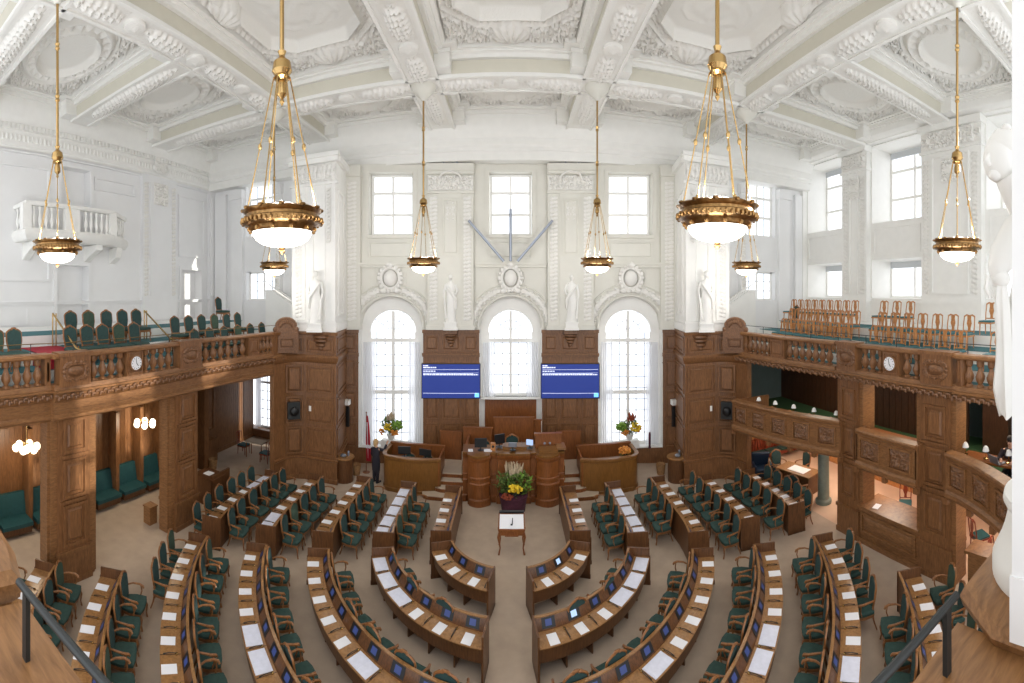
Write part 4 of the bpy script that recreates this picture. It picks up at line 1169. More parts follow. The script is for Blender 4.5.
b = MB(); b.box(1.72, 2.06, 15.9, 16.5, 1.9, 1.98); obj('side_shelf', b.mesh('shelf', 'ledge'), e)
for x_ in (1.3, 1.5): b = MB(); b.ell((x_, 16.39, 2.0), (.05, .02, .05)); obj('metal_fitting', b.mesh('fit', 'steel'), e)
def monitor(label, x, y, z, w_, h_, rot=0, col='black', back=True):
    s = MB(); s.box(-w_ / 2, w_ / 2, -.02, .02, .12, .12 + h_)
    st = MB(); st.tube([(0, .02, .0), (0, .04, .2)], .02, 6); bs = MB(); bs.lathe(0, .03, [(.12, 0), (.12, .015), (.03, .02)], 14)
    thing('monitor', label, 'monitor', (x, y, z), rot, parts=[('screen', s.mesh('mon', col, 0)), ('stand', st.mesh('mstand', 'black')), ('foot', bs.mesh('mfoot', 'black'))])
monitor('black monitor seen from behind on the podium left end', -1.12, 16.1, 1.84, .46, .34, .1)
monitor('black monitor turned sideways before the president chair on the podium', -.42, 16.35, 1.9, .42, .36, .5)
monitor('small silver monitor on the podium middle', .08, 16.0, 1.9, .3, .16, -.1, 'steel')
monitor('small pale screen right of the podium middle', .72, 16.2, 1.9, .26, .2, -.4, 'tablet_lit')
monitor('black monitor in the left clerks box, left one', -4.2, 16.65, 1.2, .5, .3, .2)
monitor('black monitor in the left clerks box, right one', -3.35, 16.65, 1.2, .5, .26, -.2)
for (x, y, l, bw, z) in ((-1.5, 16.05, 'white note paper on the podium left end', .18, 1.842), (-.85, 16.1, 'white paper pile beside the podium left monitor', .3, 1.842), (-3.75, 16.4, 'white papers lying in the left clerks box', .34, 1.182)):
    m_ = MB(); m_.box(-bw / 2, bw / 2, -.12, .12, 0, .02); tag(obj('paper_sheet', m_.mesh('note', 'paper', 0), None, (x, y, z), .1), l, 'paper')
g_ = MB(); g_.lathe(0, 0, [(.03, 0), (.035, .02), (.03, .18), (.012, .22), (.012, .26)], 8); tag(obj('bottle', g_.mesh('bottle', 'glass'), None, (.42, 16.15, 1.95)), 'small glass water bottle on the podium middle', 'bottle')
g_ = MB(); g_.box(-.09, .09, -.07, .07, 0, .28); g2 = MB(); g2.ell((0, -.07, .16), (.05, .02, .05))
thing('desk_clock', 'small wooden desk clock on the podium', 'clock', (-.66, 16.15, 1.84), 0, parts=[('case', g_.mesh('case', 'light_chair')), ('dial', g2.mesh('dial', 'black'))])
for lab, x, y, z, sc in (('tall green president chair at the podium middle', .06, 17.35, .9, 1.15), ('green chair at the podium left end', -1.1, 17.3, .85, 1.05),
                     ('green chair in the left clerks box, left one', -4.1, 17.0, .35, .95), ('green chair in the left clerks box, right one', -3.35, 17.0, .35, .95)):
    thing('armchair', lab, 'chair', (x, y, z - .25), pi, None, CH, (sc, sc, sc))
def clerk_box(sg, label):
    x0, x1 = 2.72, 5.02
    fn = lambda p: (p[0] * sg, p[1], p[2])
    poly = [(x0 - .04, 16.34)]
    for k in range(9): t = k / 8; poly.append((x0 + (x1 - .45 - x0) * t, 16.32 - .24 * sin(pi * t * .8)))
    for k in range(1, 6): a = -pi / 2 + pi / 2 * k / 5; poly.append((x1 - .45 + .45 * cos(a), 16.6 + .45 * sin(a)))
    poly += [(x1, 17.5)]
    sd = -1
    f = MB(fn); f.sweep(poly, [(0, 0), (.03, 0), (.03, .14), (0, .16), (0, 1.22), (.03, 1.26), (.03, 1.34), (-.06, 1.34), (-.06, 0)], sd)
    t = MB(fn); t.sweep(poly, [(-.1, 1.34), (.05, 1.34), (.05, 1.38), (-.1, 1.38)], sd)
    c = MB(fn); c.prism([(x, y + .05) for x, y in poly[1:9]] + [(4.7, 16.85), (x0 + .05, 16.85)], 1.12, 1.16)
    bk = MB(fn); bk.box(x0, x1, 17.5, 17.6, 0, 1.42); bk.box(x0, x0 + .06, 16.3, 17.5, 0, 1.36); bk.box(x0 - .02, x1, 17.46, 17.62, 1.42, 1.46)
    fl = MB(fn); fl.box(x0, x1 - .1, 16.5, 17.5, .3, .35)
    thing('clerks_box', label, 'desk', parts=[('curved_front', f.mesh('front', 'box_wood')), ('top_rail', t.mesh('rail', 'ledge')), ('desktop', c.mesh('counter', 'box_wood')), ('rear_panel', bk.mesh('rear', 'podium')), ('floor', fl.mesh('boxfloor', 'platform'))])
clerk_box(-1, 'rounded oak clerks box left of the podium with two monitors')
clerk_box(1, 'rounded oak clerks box right of the podium with an orange bouquet')
for sg in (-1, 1):
    x0 = 1.8 if sg < 0 else 2.02
    fn = lambda p: (p[0] * sg, p[1], p[2])
    w = MB(fn); k2 = MB(fn)
    for i, (xo, y0) in enumerate(((3.35, 15.8), (2.95, 16.15), (2.7, 16.5), (2.7, 16.85))):
        z1 = .15 * (i + 1)
        poly = [(x0, y0), (xo - .3, y0), (xo - .08, y0 + .08), (xo, y0 + .25), (xo, 16.28 if xo > 2.7 else 17.2), (x0, 17.2)]
        if xo <= 2.7: poly = [(x0, y0), (2.7, y0), (2.7, 17.6), (x0, 17.6)]
        w.prism(poly, z1 - .15 if i else 0, z1 - .02); k2.prism(poly, z1 - .02, z1 + .003)
    e = sempty('stairs'); obj('riser', w.mesh('risers', 'podium'), e); obj('tread', k2.mesh('treads', 'platform'), e)
    r = MB(fn); r.tube([(x0 + .08, 16.6, 1.0), (x0 + .08, 17.6, 1.3)], .02, 6); r.tube([(x0 + .08, 16.6, .45), (x0 + .08, 16.6, 1.0)], .018, 6)
    tag(obj('handrail', r.mesh('handrail', 'brass_clean')), 'short brass handrail beside the steps %s of the podium' % SW[sg], 'handrail')

# ---- book table in the middle
e = thing('book_table', 'small cabriole-legged table with a sloping top in the open middle floor', 'table', (.03, 12.68, 0))
t = MB(); t.add([(-.38, 0, .70), (.38, 0, .70), (.38, .6, .70), (-.38, .6, .70), (-.4, 0, .76), (.4, 0, .76), (.4, .52, .96), (-.4, .52, .96), (.4, .6, .96), (-.4, .6, .96)], [(3, 2, 1, 0), (0, 1, 5, 4), (4, 5, 6, 7), (7, 6, 8, 9), (9, 8, 2, 3), (1, 2, 8, 6, 5), (0, 4, 7, 9, 3)])
obj('sloping_top', t.mesh('slope', 'podium'), e)
a = MB(); a.box(-.37, .37, .02, .58, .58, .70); a.box(-.2, .2, .0, .02, .56, .6); obj('apron', a.mesh('apron', 'podium'), e)
for sx in (-1, 1):
    for y in (.05, .55):
        l = MB(); l.tube([(sx * .35, y, .66), (sx * .39, y - .01, .52), (sx * .34, y, .2), (sx * .38, y - .03, .01)], [.045, .042, .02, .03], 7); obj('leg', l.mesh('tleg', 'podium'), e)
k = MB(); k.box(-.38, .38, .56, .64, .7, 1.02); obj('back_board', k.mesh('bb', 'black', 0), e)
s_ = MB(); s_.add([(-.36, .03, .775), (.36, .03, .775), (.36, .5, .957), (-.36, .5, .957), (-.36, .03, .785), (.36, .03, .785), (.36, .5, .967), (-.36, .5, .967)], [(3, 2, 1, 0), (4, 5, 6, 7), (0, 1, 5, 4), (1, 2, 6, 5), (2, 3, 7, 6), (3, 0, 4, 7)])
s2 = MB(); s2.box(-.03, .03, .12, .16, .83, .86); s2.tube([(.02, .16, .845), (.03, .35, .93)], [.02, .012], 6)
thing('open_book', 'large white open book on the sloping table in the middle', 'book', (.03, 12.68, 0), parts=[('page', s_.mesh('pages', 'paper', 0)), ('pen', s2.mesh('pen', 'ink'))])

# ---- flowers
def bouquet(name, label, loc, R, zs, parts, pot, seed=1):
    rng = random.Random(seed); e = thing(name, label, 'flowers', loc)
    for p in pot: obj(p[0], p[1], e)
    for pn, mat, kind, cx, cy, cz, rx, rz, n, sz in parts:
        m = MB()
        for _ in range(n):
            a = rng.uniform(0, 2 * pi); rr = sqrt(rng.random()); h = rng.uniform(-1, 1)
            x = cx + rx * rr * cos(a) * sqrt(1 - h * h * .6); y = cy + rx * .7 * rr * sin(a) * sqrt(1 - h * h * .6); z = cz + rz * h
            if kind == 'leaf':
                b_ = rng.uniform(0, 2 * pi); t_ = rng.uniform(.2, 1.2); L = sz * rng.uniform(.7, 1.4)
                dx, dy, dz = cos(b_) * cos(t_) * L, sin(b_) * cos(t_) * L, sin(t_) * L
                px, py = -sin(b_) * L * .2, cos(b_) * L * .2
                m.add([(x, y, z), (x + dx * .5 + px, y + dy * .5 + py, z + dz * .5), (x + dx, y + dy, z + dz * .8), (x + dx * .5 - px, y + dy * .5 - py, z + dz * .5), (x + dx * .5, y + dy * .5, z + dz * .5 + L * .06)],
                      [(0, 1, 4), (1, 2, 4), (2, 3, 4), (3, 0, 4)])
            elif kind == 'ball': m.ell((x, y, z), (sz, sz, sz * .7), 7, 4)
            elif kind == 'plume':
                b_ = rng.uniform(-.35, .35); c_ = rng.uniform(-.3, .3); L = sz * rng.uniform(.7, 1.2)
                m.tube([(x, y, z - L * .4), (x + b_ * L * .5, y + c_ * L * .4, z + L * .2), (x + b_ * L * 1.1, y + c_ * L * .8, z + L * .7)], [.012, .045, .01], 6)
        obj(pn, m.mesh(pn, mat), e)
    return e
p1 = MB(); p1.lathe(0, 0, [(.38, 0), (.42, .05), (.46, .35), (.52, .62), (.46, .66)], 18, fr=lambda a, z: 1 + .05 * sin(a * 9)); p2 = MB(); p2.lathe(0, 0, [(.3, .1), (.34, .6), (.3, .75)], 12)
bouquet('flower_arrangement', 'big flower arrangement in plum drapery before the podium', (.1, 15.28, 0), .5, 1, [
    ('foliage', 'grass', 'leaf', 0, 0, .95, .62, .38, 420, .2), ('bright_leaves', 'leaf2', 'leaf', .2, -.1, 1.0, .5, .3, 130, .18), ('dried_plumes', 'straw', 'plume', .0, .1, 1.35, .3, .12, 34, .42),
    ('yellow_blossom', 'yellow', 'ball', .05, -.42, .98, .26, .1, 60, .055), ('rust_blossom', 'rust', 'ball', -.22, -.45, .72, .2, .08, 36, .05)],
    [('plum_cloth', p1.mesh('drape', 'plum')), ('planter', p2.mesh('planter', 'black'))], 3)
def sillpot(): m = MB(); m.box(-.42, .42, -.16, .16, 0, .36); m.lathe(0, 0, [(.1, .36), (.16, .5), (.2, .62)], 12); return m
bouquet('flower_arrangement', 'yellow and orange flowers on the left window sill', (-5.32, 18.62, .78), .5, 1, [
    ('foliage', 'grass', 'leaf', 0, 0, .95, .5, .3, 180, .22), ('bright_leaves', 'leaf2', 'ball', .3, -.05, 1.05, .24, .16, 80, .06), ('yellow_blossom', 'yellow', 'ball', -.1, -.2, 1.0, .2, .14, 40, .06),
    ('orange_blossom', 'orange', 'ball', .22, -.25, .78, .2, .1, 30, .06), ('dried_blossom', 'straw', 'plume', .0, 0, 1.35, .2, .1, 14, .3), ('side_blossom', 'orange', 'ball', -.4, -.1, .72, .14, .12, 20, .05)], [('vase', sillpot().mesh('vase', 'white'))], 5)
bouquet('flower_arrangement', 'orange and yellow flowers on the right window sill', (5.28, 18.62, .78), .5, 1, [
    ('foliage', 'grass', 'leaf', 0, 0, .9, .45, .26, 150, .2), ('bright_leaves', 'leaf2', 'ball', -.38, -.05, 1.0, .24, .16, 90, .06), ('yellow_blossom', 'yellow', 'ball', .2, -.2, .98, .24, .16, 50, .06),
    ('orange_blossom', 'orange', 'ball', -.25, -.2, .78, .18, .1, 30, .06), ('rust_blossom', 'rust', 'plume', .05, 0, 1.3, .18, .1, 18, .3), ('side_blossom', 'orange', 'ball', .42, -.1, .85, .14, .12, 22, .05)], [('vase', sillpot().mesh('vase', 'white'))], 6)
v_ = MB(); v_.lathe(0, 0, [(.1, 0), (.13, .12), (.1, .22)], 12)
bouquet('flower_arrangement', 'orange bouquet on the right clerks box rail', (4.5, 16.55, 1.16), .3, 1, [('foliage', 'grass', 'leaf', 0, 0, .2, .25, .12, 60, .14), ('orange_blossom', 'orange', 'ball', 0, -.05, .34, .28, .1, 60, .06)], [('vase', v_.mesh('vase', 'black'))], 7)
for x, l in ((4.0, 'dark plum candle on the right window sill'), (6.15, 'plum red vase right of the sill flowers')):
    c_ = MB(); c_.lathe(0, 0, [(.07, 0), (.05, .1), (.06, .6), (.04, .7)], 10); 
    if x > 5: tag(obj('vase', c_.mesh('vase', 'plum'), None, (x, 18.35, .78)), l, 'vase')

# ---- information displays
for sg in (-1, 1):
    fn = lambda p: bendf((p[0] + sg * 2.68, p[1], p[2]))
    c = MB(fn); c.box(-1.32, 1.32, .03, .1, 2.98, 4.56, 4); s_ = MB(fn); s_.box(-1.29, 1.29, .1, .104, 3.01, 4.53, 4)
    t = MB(fn)
    def words(z, x0, x1, h, seed, gap=.018):
        rng = random.Random(seed); x = x0
        while x < x1:
            L = rng.uniform(.05, .16); L = min(L, x1 - x); t.box(x, x + L, .104, .107, z, z + h); x += L + gap
    words(4.44, -1.24, -1.02, .05, 1); words(4.36, -1.24, -.66, .05, 2); t.box(-1.24, 1.24, .104, .107, 4.29, 4.302)
    words(4.2, -1.24, -.7, .04, 3); t.box(-1.24, 1.24, .104, .107, 4.14, 4.148); words(4.04, -1.24, 1.22, .045, 4); words(4.1, -1.24, 1.0, .02, 5, .01); t.box(-1.24, 1.2, .104, .107, 3.22, 3.235)
    lg = MB(fn); lg.box(1.06, 1.26, .104, .108, 3.05, 3.24)
    lg2 = MB(fn); lg2.tube([(1.16 + .05 * cos(a), .109, 3.14 + .05 * sin(a)) for a in [2 * pi * k / 10 for k in range(10)]], .008, 4, closed=True)
    e = thing('wall_display', 'blue information display on the oak wall %s of the middle window' % SW[sg], 'screen')
    obj('casing', c.mesh('casing', 'black', 0), e); so = obj('screen', s_.mesh('screen', 'tv', 0), e)
    obj('text_line', t.mesh('text', 'tv_text', 0), so); lo = obj('logo', lg.mesh('logo', 'tv_logo', 0), so)

# ---- curtains
def curtain(x0, x1, z0, z1, label, y=-.14, fn=bendf):
    m = MB(fn); rows = []
    for j in range(9):
        z = z0 + (z1 - z0) * j / 8; row = []
        for i in range(41):
            t = i / 40; sp = 1 + .08 * (1 - j / 8); x = x0 + (x1 - x0) * (.5 + (t - .5) * sp)
            row.append((x, y + .045 * sin(t * 2 * pi * 6 + .4 * sin(j * .8)), z))
        rows.append(row)
    m.strip(rows); tag(obj('sheer_curtain', m.mesh('curtain', 'curtain', 80)), label, 'curtain')
for x, nm, zb in zip(XC, ('left', 'middle', 'right'), (.8, 3.02, .8)):
    curtain(x - 1.26, x - .74, zb, 5.5, 'white sheer curtain hanging at the left side of the %s arched window' % nm)
    curtain(x + .74, x + 1.26, zb, 5.5, 'white sheer curtain hanging at the right side of the %s arched window' % nm)
curtain(-13.1, -12.75, .5, 4.35, 'white sheer curtain at the corner window of the left aisle', fn=FRONT(19.3))

# ---- light sculpture of three rods
e = thing('light_rods', 'three grey rods fanned out over the middle arched window', 'sculpture')
for (a, b_) in (((-.3, 9.15), (-1.85, 10.95)), ((0, 9.15), (0, 11.45)), ((.3, 9.15), (1.85, 10.95))):
    m = MB(bendf); m.tube([(a[0], .5, a[1]), (b_[0], .55, b_[1])], .06, 6); obj('rod', m.mesh('rod', 'steel'), e)

# ================================================================== STATUES
def robed(seed=0, H_=2.15, s=1.0):
    rng = random.Random(seed); ph = rng.uniform(0, 6)
    m = MB(); rings = []
    prof = [(0, .27, .22, 0, 0), (.08, .27, .22, 0, 0), (.25, .24, .2, .01, 0), (.5, .22, .185, .02, 0), (.8, .235, .2, .03, 0), (1.0, .24, .19, .03, 0), (1.15, .21, .16, .015, 0), (1.3, .18, .14, 0, 0), (1.5, .22, .15, -.01, 0), (1.65, .235, .14, -.01, 0), (1.73, .17, .11, -.01, 0), (1.78, .07, .07, 0, 0), (1.85, .06, .065, 0, 0)]
    N = 22
    for z, a, b, cx, cy in prof:
        fold = .09 * max(0, 1 - z / 1.25) + .03 * (z < 1.7)
        rings.append([(cx + a * cos(t) * (1 + fold * sin(t * 7 + ph + z * 1.5)), cy + b * sin(t) * (1 + fold * cos(t * 6 + ph * 2 + z * 2)), z) for t in [2 * pi * k / N for k in range(N)]])
    m.loft(rings)
    m.ell((0, -.02, 1.98), (.095, .11, .135), 12, 8); m.ell((0, .03, 2.02), (.11, .11, .12), 10, 7)
    m.tube([(0, -.12, 1.99), (0, -.145, 1.96), (0, -.12, 1.94)], [.012, .022, .015], 5)
    flip = -1 if seed % 2 else 1
    m.tube([(.21 * flip, 0, 1.66), (.29 * flip, -.02, 1.4), (.22 * flip, -.16, 1.22), (.04 * flip, -.22, 1.28)], [.075, .062, .05, .035], 8)
    m.tube([(-.21 * flip, 0, 1.66), (-.3 * flip, .0, 1.38), (-.3 * flip, -.06, 1.12), (-.27 * flip, -.08, .98)], [.075, .06, .048, .035], 8)
    m.tube([(-.18 * flip, -.12, 1.6), (.0, -.2, 1.35), (.22 * flip, -.17, 1.05), (.25 * flip, -.1, .6)], [.05, .06, .07, .04], 7)
    m.tube([(-.27 * flip, -.1, 1.0), (-.24 * flip, -.16, .6), (-.2 * flip, -.18, .15)], [.05, .05, .07], 7)
    return m
def statue(label, x, y, z, rot, seed):
    p = MB(); p.box(-.32, .32, -.26, .26, 0, .12); p.box(-.27, .27, -.22, .22, .12, .3); p.box(-.3, .3, -.25, .25, .3, .36)
    b_ = robed(seed)
    thing('statue', label, 'statue', (x, y, z), rot, parts=[('figure', b_.mesh('statue_figure', 'white', 60)), ('plinth', (lambda q: q)(p.mesh('plinth', 'white')))]).children[0].location = (0, 0, .36)
statue('white robed statue on the left corner pier above the carved crest', -7.72, 15.8, 6.16, .3, 1)
statue('white robed statue between the left and middle arched windows', -2.67, 19.03, 6.1, .1, 2)
statue('white statue with one raised hand between the middle and right arched windows', 2.72, 19.03, 6.1, -.1, 3)
statue('white robed statue on the right corner pier above the carved crest', 7.72, 15.8, 6.16, -.3, 4)

# ================================================================== CHANDELIERS
def scal(a, z): return 1 + (.05 * abs(sin(a * 6)) if z > -.06 else 0)
rimp = MB(); rimp.lathe(0, 0, [(.5, .02), (.55, -.01), (.53, -.05), (.5, -.08), (.51, -.13)], 36, fr=lambda a, z: 1 + (.035 * sin(a * 12) if z > -.02 else 0))
for k in range(12):
    a = 2 * pi * k / 12; rimp.ell((.535 * cos(a), .535 * sin(a), 0), (.045, .045, .035), 6, 4)
band = MB(); band.lathe(0, 0, [(.51, -.13), (.54, -.15), (.545, -.24), (.5, -.26), (.46, -.3), (.45, -.34), (.42, -.37), (.4, -.37)], 36)
for k in range(48):
    a = 2 * pi * k / 48; band.ell((.55 * cos(a), .55 * sin(a), -.19 - .02 * (k % 2)), (.03, .03, .05), 6, 4)
for k in range(12):
    a = 2 * pi * (k + .5) / 12; band.ell((.46 * cos(a), .46 * sin(a), -.34), (.03, .03, .045), 6, 4)
bowl = MB(); bowl.lathe(0, 0, [(.41, -.36), (.4, -.42), (.36, -.5), (.28, -.57), (.16, -.615), (.01, -.63)], 28)
fin = MB(); fin.lathe(0, 0, [(.015, -.62), (.05, -.64), (.035, -.67), (.05, -.69), (.01, -.75)], 10)
hub = MB(); hub.lathe(0, 0, [(.02, 2.02), (.06, 1.99), (.04, 1.93), (.05, 1.9), (.12, 1.84), (.14, 1.72), (.1, 1.66), (.12, 1.62), (.05, 1.58), (.07, 1.5), (.07, 1.4), (.02, 1.34), (.035, 1.3), (.005, 1.24)], 16)
for q_ in (rimp, band, bowl, fin): q_.v = [(x, y, z * .8) for x, y, z in q_.v]
hub.v = [(x, y, z + .2) for x, y, z in hub.v]
RIM, BAND, BOWL, FIN, HUB = rimp.mesh('rim', 'brass'), band.mesh('band', 'brass'), bowl.mesh('bowl', 'lamp_glass'), fin.mesh('finial', 'brass'), hub.mesh('hub', 'brass_clean')
arms = []
for k in range(6):
    a = 2 * pi * (k + .5) / 6; c, s = cos(a), sin(a); m = MB()
    m.tube([(.11 * c, .11 * s, 1.84), (.48 * c, .48 * s, .0)], .010, 5)
    mx = .11 + .37 * .52; m.ell((mx * c, mx * s, 1.84 - 1.84 * .52), (.03, .03, .05), 7, 5); m.ell((.48 * c, .48 * s, .02), (.03, .03, .05), 6, 4)
    arms.append(m.mesh('chain_rod', 'brass_clean'))
LAMPS = [(-3.0, 5.1, 8.88, 'second hanging lamp from the left, large and near'), (2.74, 5.25, 8.95, 'large near hanging lamp right of the middle'), (-8.62, 4.9, 8.94, 'hanging lamp in front of the small white balcony'),
         (8.66, 5.1, 8.98, 'hanging lamp nearest the white drapery statue'), (-3.0, 14.6, 8.94, 'small far hanging lamp left of the light rods'), (2.98, 14.6, 8.94, 'small far hanging lamp right of the light rods'),
         (-8.85, 14.45, 8.95, 'small far hanging lamp below the large left one'), (8.83, 14.45, 8.95, 'small far hanging lamp below the large right one')]
for x, y, z, l in LAMPS:
    rod = MB(); rod.tube([(0, 0, 2.2), (0, 0, 14.9 - z - .3)], .032, 7)
    for zz in (3.2, 4.4): rod.lathe(0, 0, [(.03, zz), (.06, zz + .05), (.04, zz + .1), (.06, zz + .15), (.03, zz + .2)], 8)
    cp = MB(); cp.lathe(0, 0, [(.07, 14.9 - z - .5), (.1, 14.9 - z - .42), (.3, 14.9 - z - .25), (.42, 14.9 - z - .1), (.45, 14.9 - z + .02)], 16, fr=lambda a, z: 1 + .12 * sin(a * 8))
    e = thing('hanging_lamp', 'brass bowl lamp, ' + l, 'lamp', (x, y, z), 0, None,
              [('rim', RIM), ('decorated_band', BAND), ('glass_bowl', BOWL, [('finial', FIN)]), ('hub', HUB), ('hanging_rod', rod.mesh('rod', 'brass_clean')), ('ceiling_rose', cp.mesh('rose', 'cream'))] + [('chain', q) for q in arms])

# ================================================================== GALLERY SEATING
def gchair(label, x, y, z, face, parts, group, sc=1.0):
    thing('gallery_chair', label, 'chair', (x, y, z), face, group, parts, (sc, sc, sc))
# left gallery: green upholstered chairs facing the chamber (+X)
LG = [(10.85, 5.62, [4.35, 4.9, 6.75, 7.35, 7.95, 8.6, 9.25], 'left front row behind the clock'), (11.8, 6.02, [7.35, 8.05, 8.8, 9.5, 10.15], 'left rear row between the brass rails'),
      (10.95, 5.75, [11.3, 12.05, 12.8, 13.6, 14.4, 15.2], 'far left upper gallery row'), (10.2, 5.3, [11.55, 12.4, 13.3, 14.2, 15.1, 16.0], 'far left lower gallery row'), (13.0, 6.4, [16.4], 'single place')]
for X, z, ys, l in LG:
    for k, Y in enumerate(ys):
        lab = ('green chair, %s from the near end of the %s' % (ORD[k], l)) if len(ys) > 1 else 'lone dark green chair at the back of the far left gallery'
        gchair(lab, -X, Y, z, -pi / 2, CHN_SUNLIT if (k * 7 + len(ys)) % 5 == 2 else CHN, 'green chairs in the left gallery', 1.02)
# right gallery: splat-back chairs
def splat_parts(wood, seatm):
    P = []; s = MB(); s.box(-.22, .22, -.2, .24, .42, .47); P.append(('seat', s.mesh('sseat', seatm)))
    f = MB(); f.box(-.23, .23, -.21, .25, .37, .42)
    for sx in (-1, 1): f.tube([(sx * .19, -.2, .42), (sx * .2, -.24, .7), (sx * .185, -.28, 1.0)], .02, 5)
    f.tube([(-.19, -.28, .98), (-.1, -.285, 1.03), (0, -.285, 1.0), (.1, -.285, 1.03), (.19, -.28, .98)], .026, 5); f.tube([(-.19, -.215, .52), (.19, -.215, .52)], .018, 5)
    P.append(('back_frame', f.mesh('sframe', wood)))
    q = MB(); q.prism_y([(-.05, .5), (.05, .5), (.04, .62), (.085, .76), (.06, .9), (.07, 1.0), (-.07, 1.0), (-.06, .9), (-.085, .76), (-.04, .62)], -.275, -.25); P.append(('splat', q.mesh('splat', wood)))
    for sx in (-1, 1):
        for y in (.2, -.18):
            l = MB(); l.tube([(sx * .19, y, .38), (sx * .19, y * 1.1, .01)], [.024, .017], 5); P.append(('leg', l.mesh('sleg', wood)))
    return P
SP = splat_parts('light_chair', 'teal'); SPR = splat_parts('red_chair', 'bench')
def rng_(a, b, n): return [a + (b - a) * k / (n - 1) for k in range(n)]
RG = [(12.75, 6.4, rng_(12.6, 16.8, 9), 'far right gallery rear row'), (11.8, 6.02, rng_(11.6, 15.7, 10), 'far right gallery middle row'), (10.75, 5.62, rng_(11.0, 14.9, 9), 'far right gallery front row'),
      (12.75, 6.4, rng_(9.7, 11.0, 3), 'short rear row behind right clock'), (11.7, 6.02, rng_(6.6, 10.2, 7), 'middle row behind right clock'), (10.65, 5.62, rng_(6.3, 9.6, 7), 'front row behind right clock')]
for X, z, ys, l in RG:
    for k, Y in enumerate(ys[::-1]):
        gchair('wooden splat-back chair, %s from the end wall, %s' % (ORD[k], l), X, Y, z, pi / 2, SP, 'splat-back chairs in the right gallery', 1.0)
gchair('light wooden chair with teal seat standing alone beside the white statue', 12.4, 6.15, 6.4, pi / 2, SP, None)
gchair('light wooden chair low behind the nearest right balustrade', 10.6, 5.1, 5.62, pi / 2, SP, None)
gchair('dark green upholstered chair among the right gallery wooden chairs', 12.2, 15.9, 6.05, pi / 2, CHN, None)
# brass rails of the left gallery stair
def brassrail(label, Y, flip=1):
    m = MB(); m.tube([(-12.0, Y, 7.1), (-10.6, Y, 6.15), (-10.25, Y, 6.1)], .03, 7)
    ps = []
    for X, a, b_ in ((-12.0, 6.02, 7.1), (-10.65, 5.6, 6.2)):
        for d_ in (0, .12): p = MB(); p.tube([(X, Y + d_, a), (X, Y + d_, b_)], .022, 6); ps.append(('post', p.mesh('posts', 'brass_clean')))
    thing('brass_handrail', label, 'handrail', parts=[('rail', m.mesh('rail', 'brass_clean'))] + ps)
brassrail('sloping brass handrail left of the red runner in the left gallery', 5.75 + .9); brassrail('sloping brass handrail behind the left gallery clock chairs', 10.5)
for sg, y0, y1 in ((-1, 2.5, 10.9), (-1, 11.2, 15.3), (1, 3, 15.2)):
    fx = xL if sg < 0 else xR
    m = MB(); pts = [(x + sg * .18, y, 6.42) for x, y in pathY(fx, y0, y1, .6)]; m.tube(pts, .012, 5)
    ps = []
    for q in pts[::2]: p = MB(); p.tube([(q[0], q[1], 6.16), (q[0], q[1], 6.42)], .012, 5); ps.append(('post', p.mesh('sposts', 'bronze')))
    lab = 'thin safety rail on the %s gallery balustrade%s' % (SW[sg], ' far section' if y0 > 11 else '')
    thing('safety_rail', lab, 'handrail', parts=[('rail', m.mesh('srail', 'brass_clean' if sg < 0 else 'bronze'))] + ps)

# ================================================================== LEFT AISLE
for k in range(7):
    Y = 4.4 + 1.19 * k
    s = MB(); s.loft([[(-13.1 + x, Y + y, z) for x, y in ((.1, -.52), (.82, -.52), (.82, .52), (.1, .52))] for z in (.34, .46)]); bk = MB()
    bk.loft([[(-13.12 + x, Y + y, z) for x, y in ((0, -.52), (d, -.52), (d, .52), (0, .52))] for z, d in ((.46, .26), (.8, .2), (1.14, .12))])
    b_ = MB(); b_.box(-13.0, -12.34, Y - .5, Y + .5, .12, .34)
    thing('wall_bench', 'teal upholstered wall bench, %s from the camera in the left aisle' % ORD[k], 'bench', group='teal benches along the left aisle wall', parts=[('seat', s.mesh('bseat', 'bench')), ('backrest', bk.mesh('bback', 'bench')), ('base', b_.mesh('bbase', 'desk_dark'))])
for (x, y, z, l) in ((-11.8, 10.35, 3.0, 'globe chandelier seen through the middle left opening'), (-11.85, 5.65, 3.05, 'globe chandelier seen through the nearest left opening')):
    e = thing('globe_chandelier', l, 'lamp', (x, y, z)); r = MB(); r.tube([(0, 0, .1), (0, 0, 4.75 - z)], .015, 6)
    for k in range(6): a = 2 * pi * k / 6; r.tube([(0, 0, .1), (.3 * cos(a), .3 * sin(a), .08)], .012, 5)
    obj('stem', r.mesh('stem', 'brass_clean'), e)
    for k in range(6):
        a = 2 * pi * k / 6 + .3; g = MB(); g.ell((.33 * cos(a), .33 * sin(a), 0), (.11, .11, .12), 12, 8); obj('globe', g.mesh('globe', 'globe'), e)
    g = MB(); g.ell((0, 0, -.08), (.11, .11, .12), 12, 8); obj('globe', g.mesh('globe', 'globe'), e)
d_ = MB(); d_.box(-10.75, -9.9, 11.9, 12.6, 0, .98); d_.box(-10.8, -9.85, 11.85, 12.65, .98, 1.02); d_.box(-9.95, -9.87, 11.9, 12.9, 0, 1.15)
tag(obj('side_desk', d_.mesh('side_desk', 'desk_dark')), 'dark oak side desk behind the second left pier', 'desk')
m_ = MB(); m_.box(-10.5, -10.2, 12.1, 12.4, 1.02, 1.04); tag(obj('paper_sheet', m_.mesh('sheet', 'paper', 0)), 'white papers on the side desk behind the second left pier', 'paper')
t = MB(); t.box(-.45, .45, -.3, .3, .7, .74); l = MB()
e = thing('side_table', 'small pale table under the corner window of the left aisle', 'table', (-11.35, 16.9, 0), .1, parts=[('tabletop', t.mesh('ttop', 'platform'))])
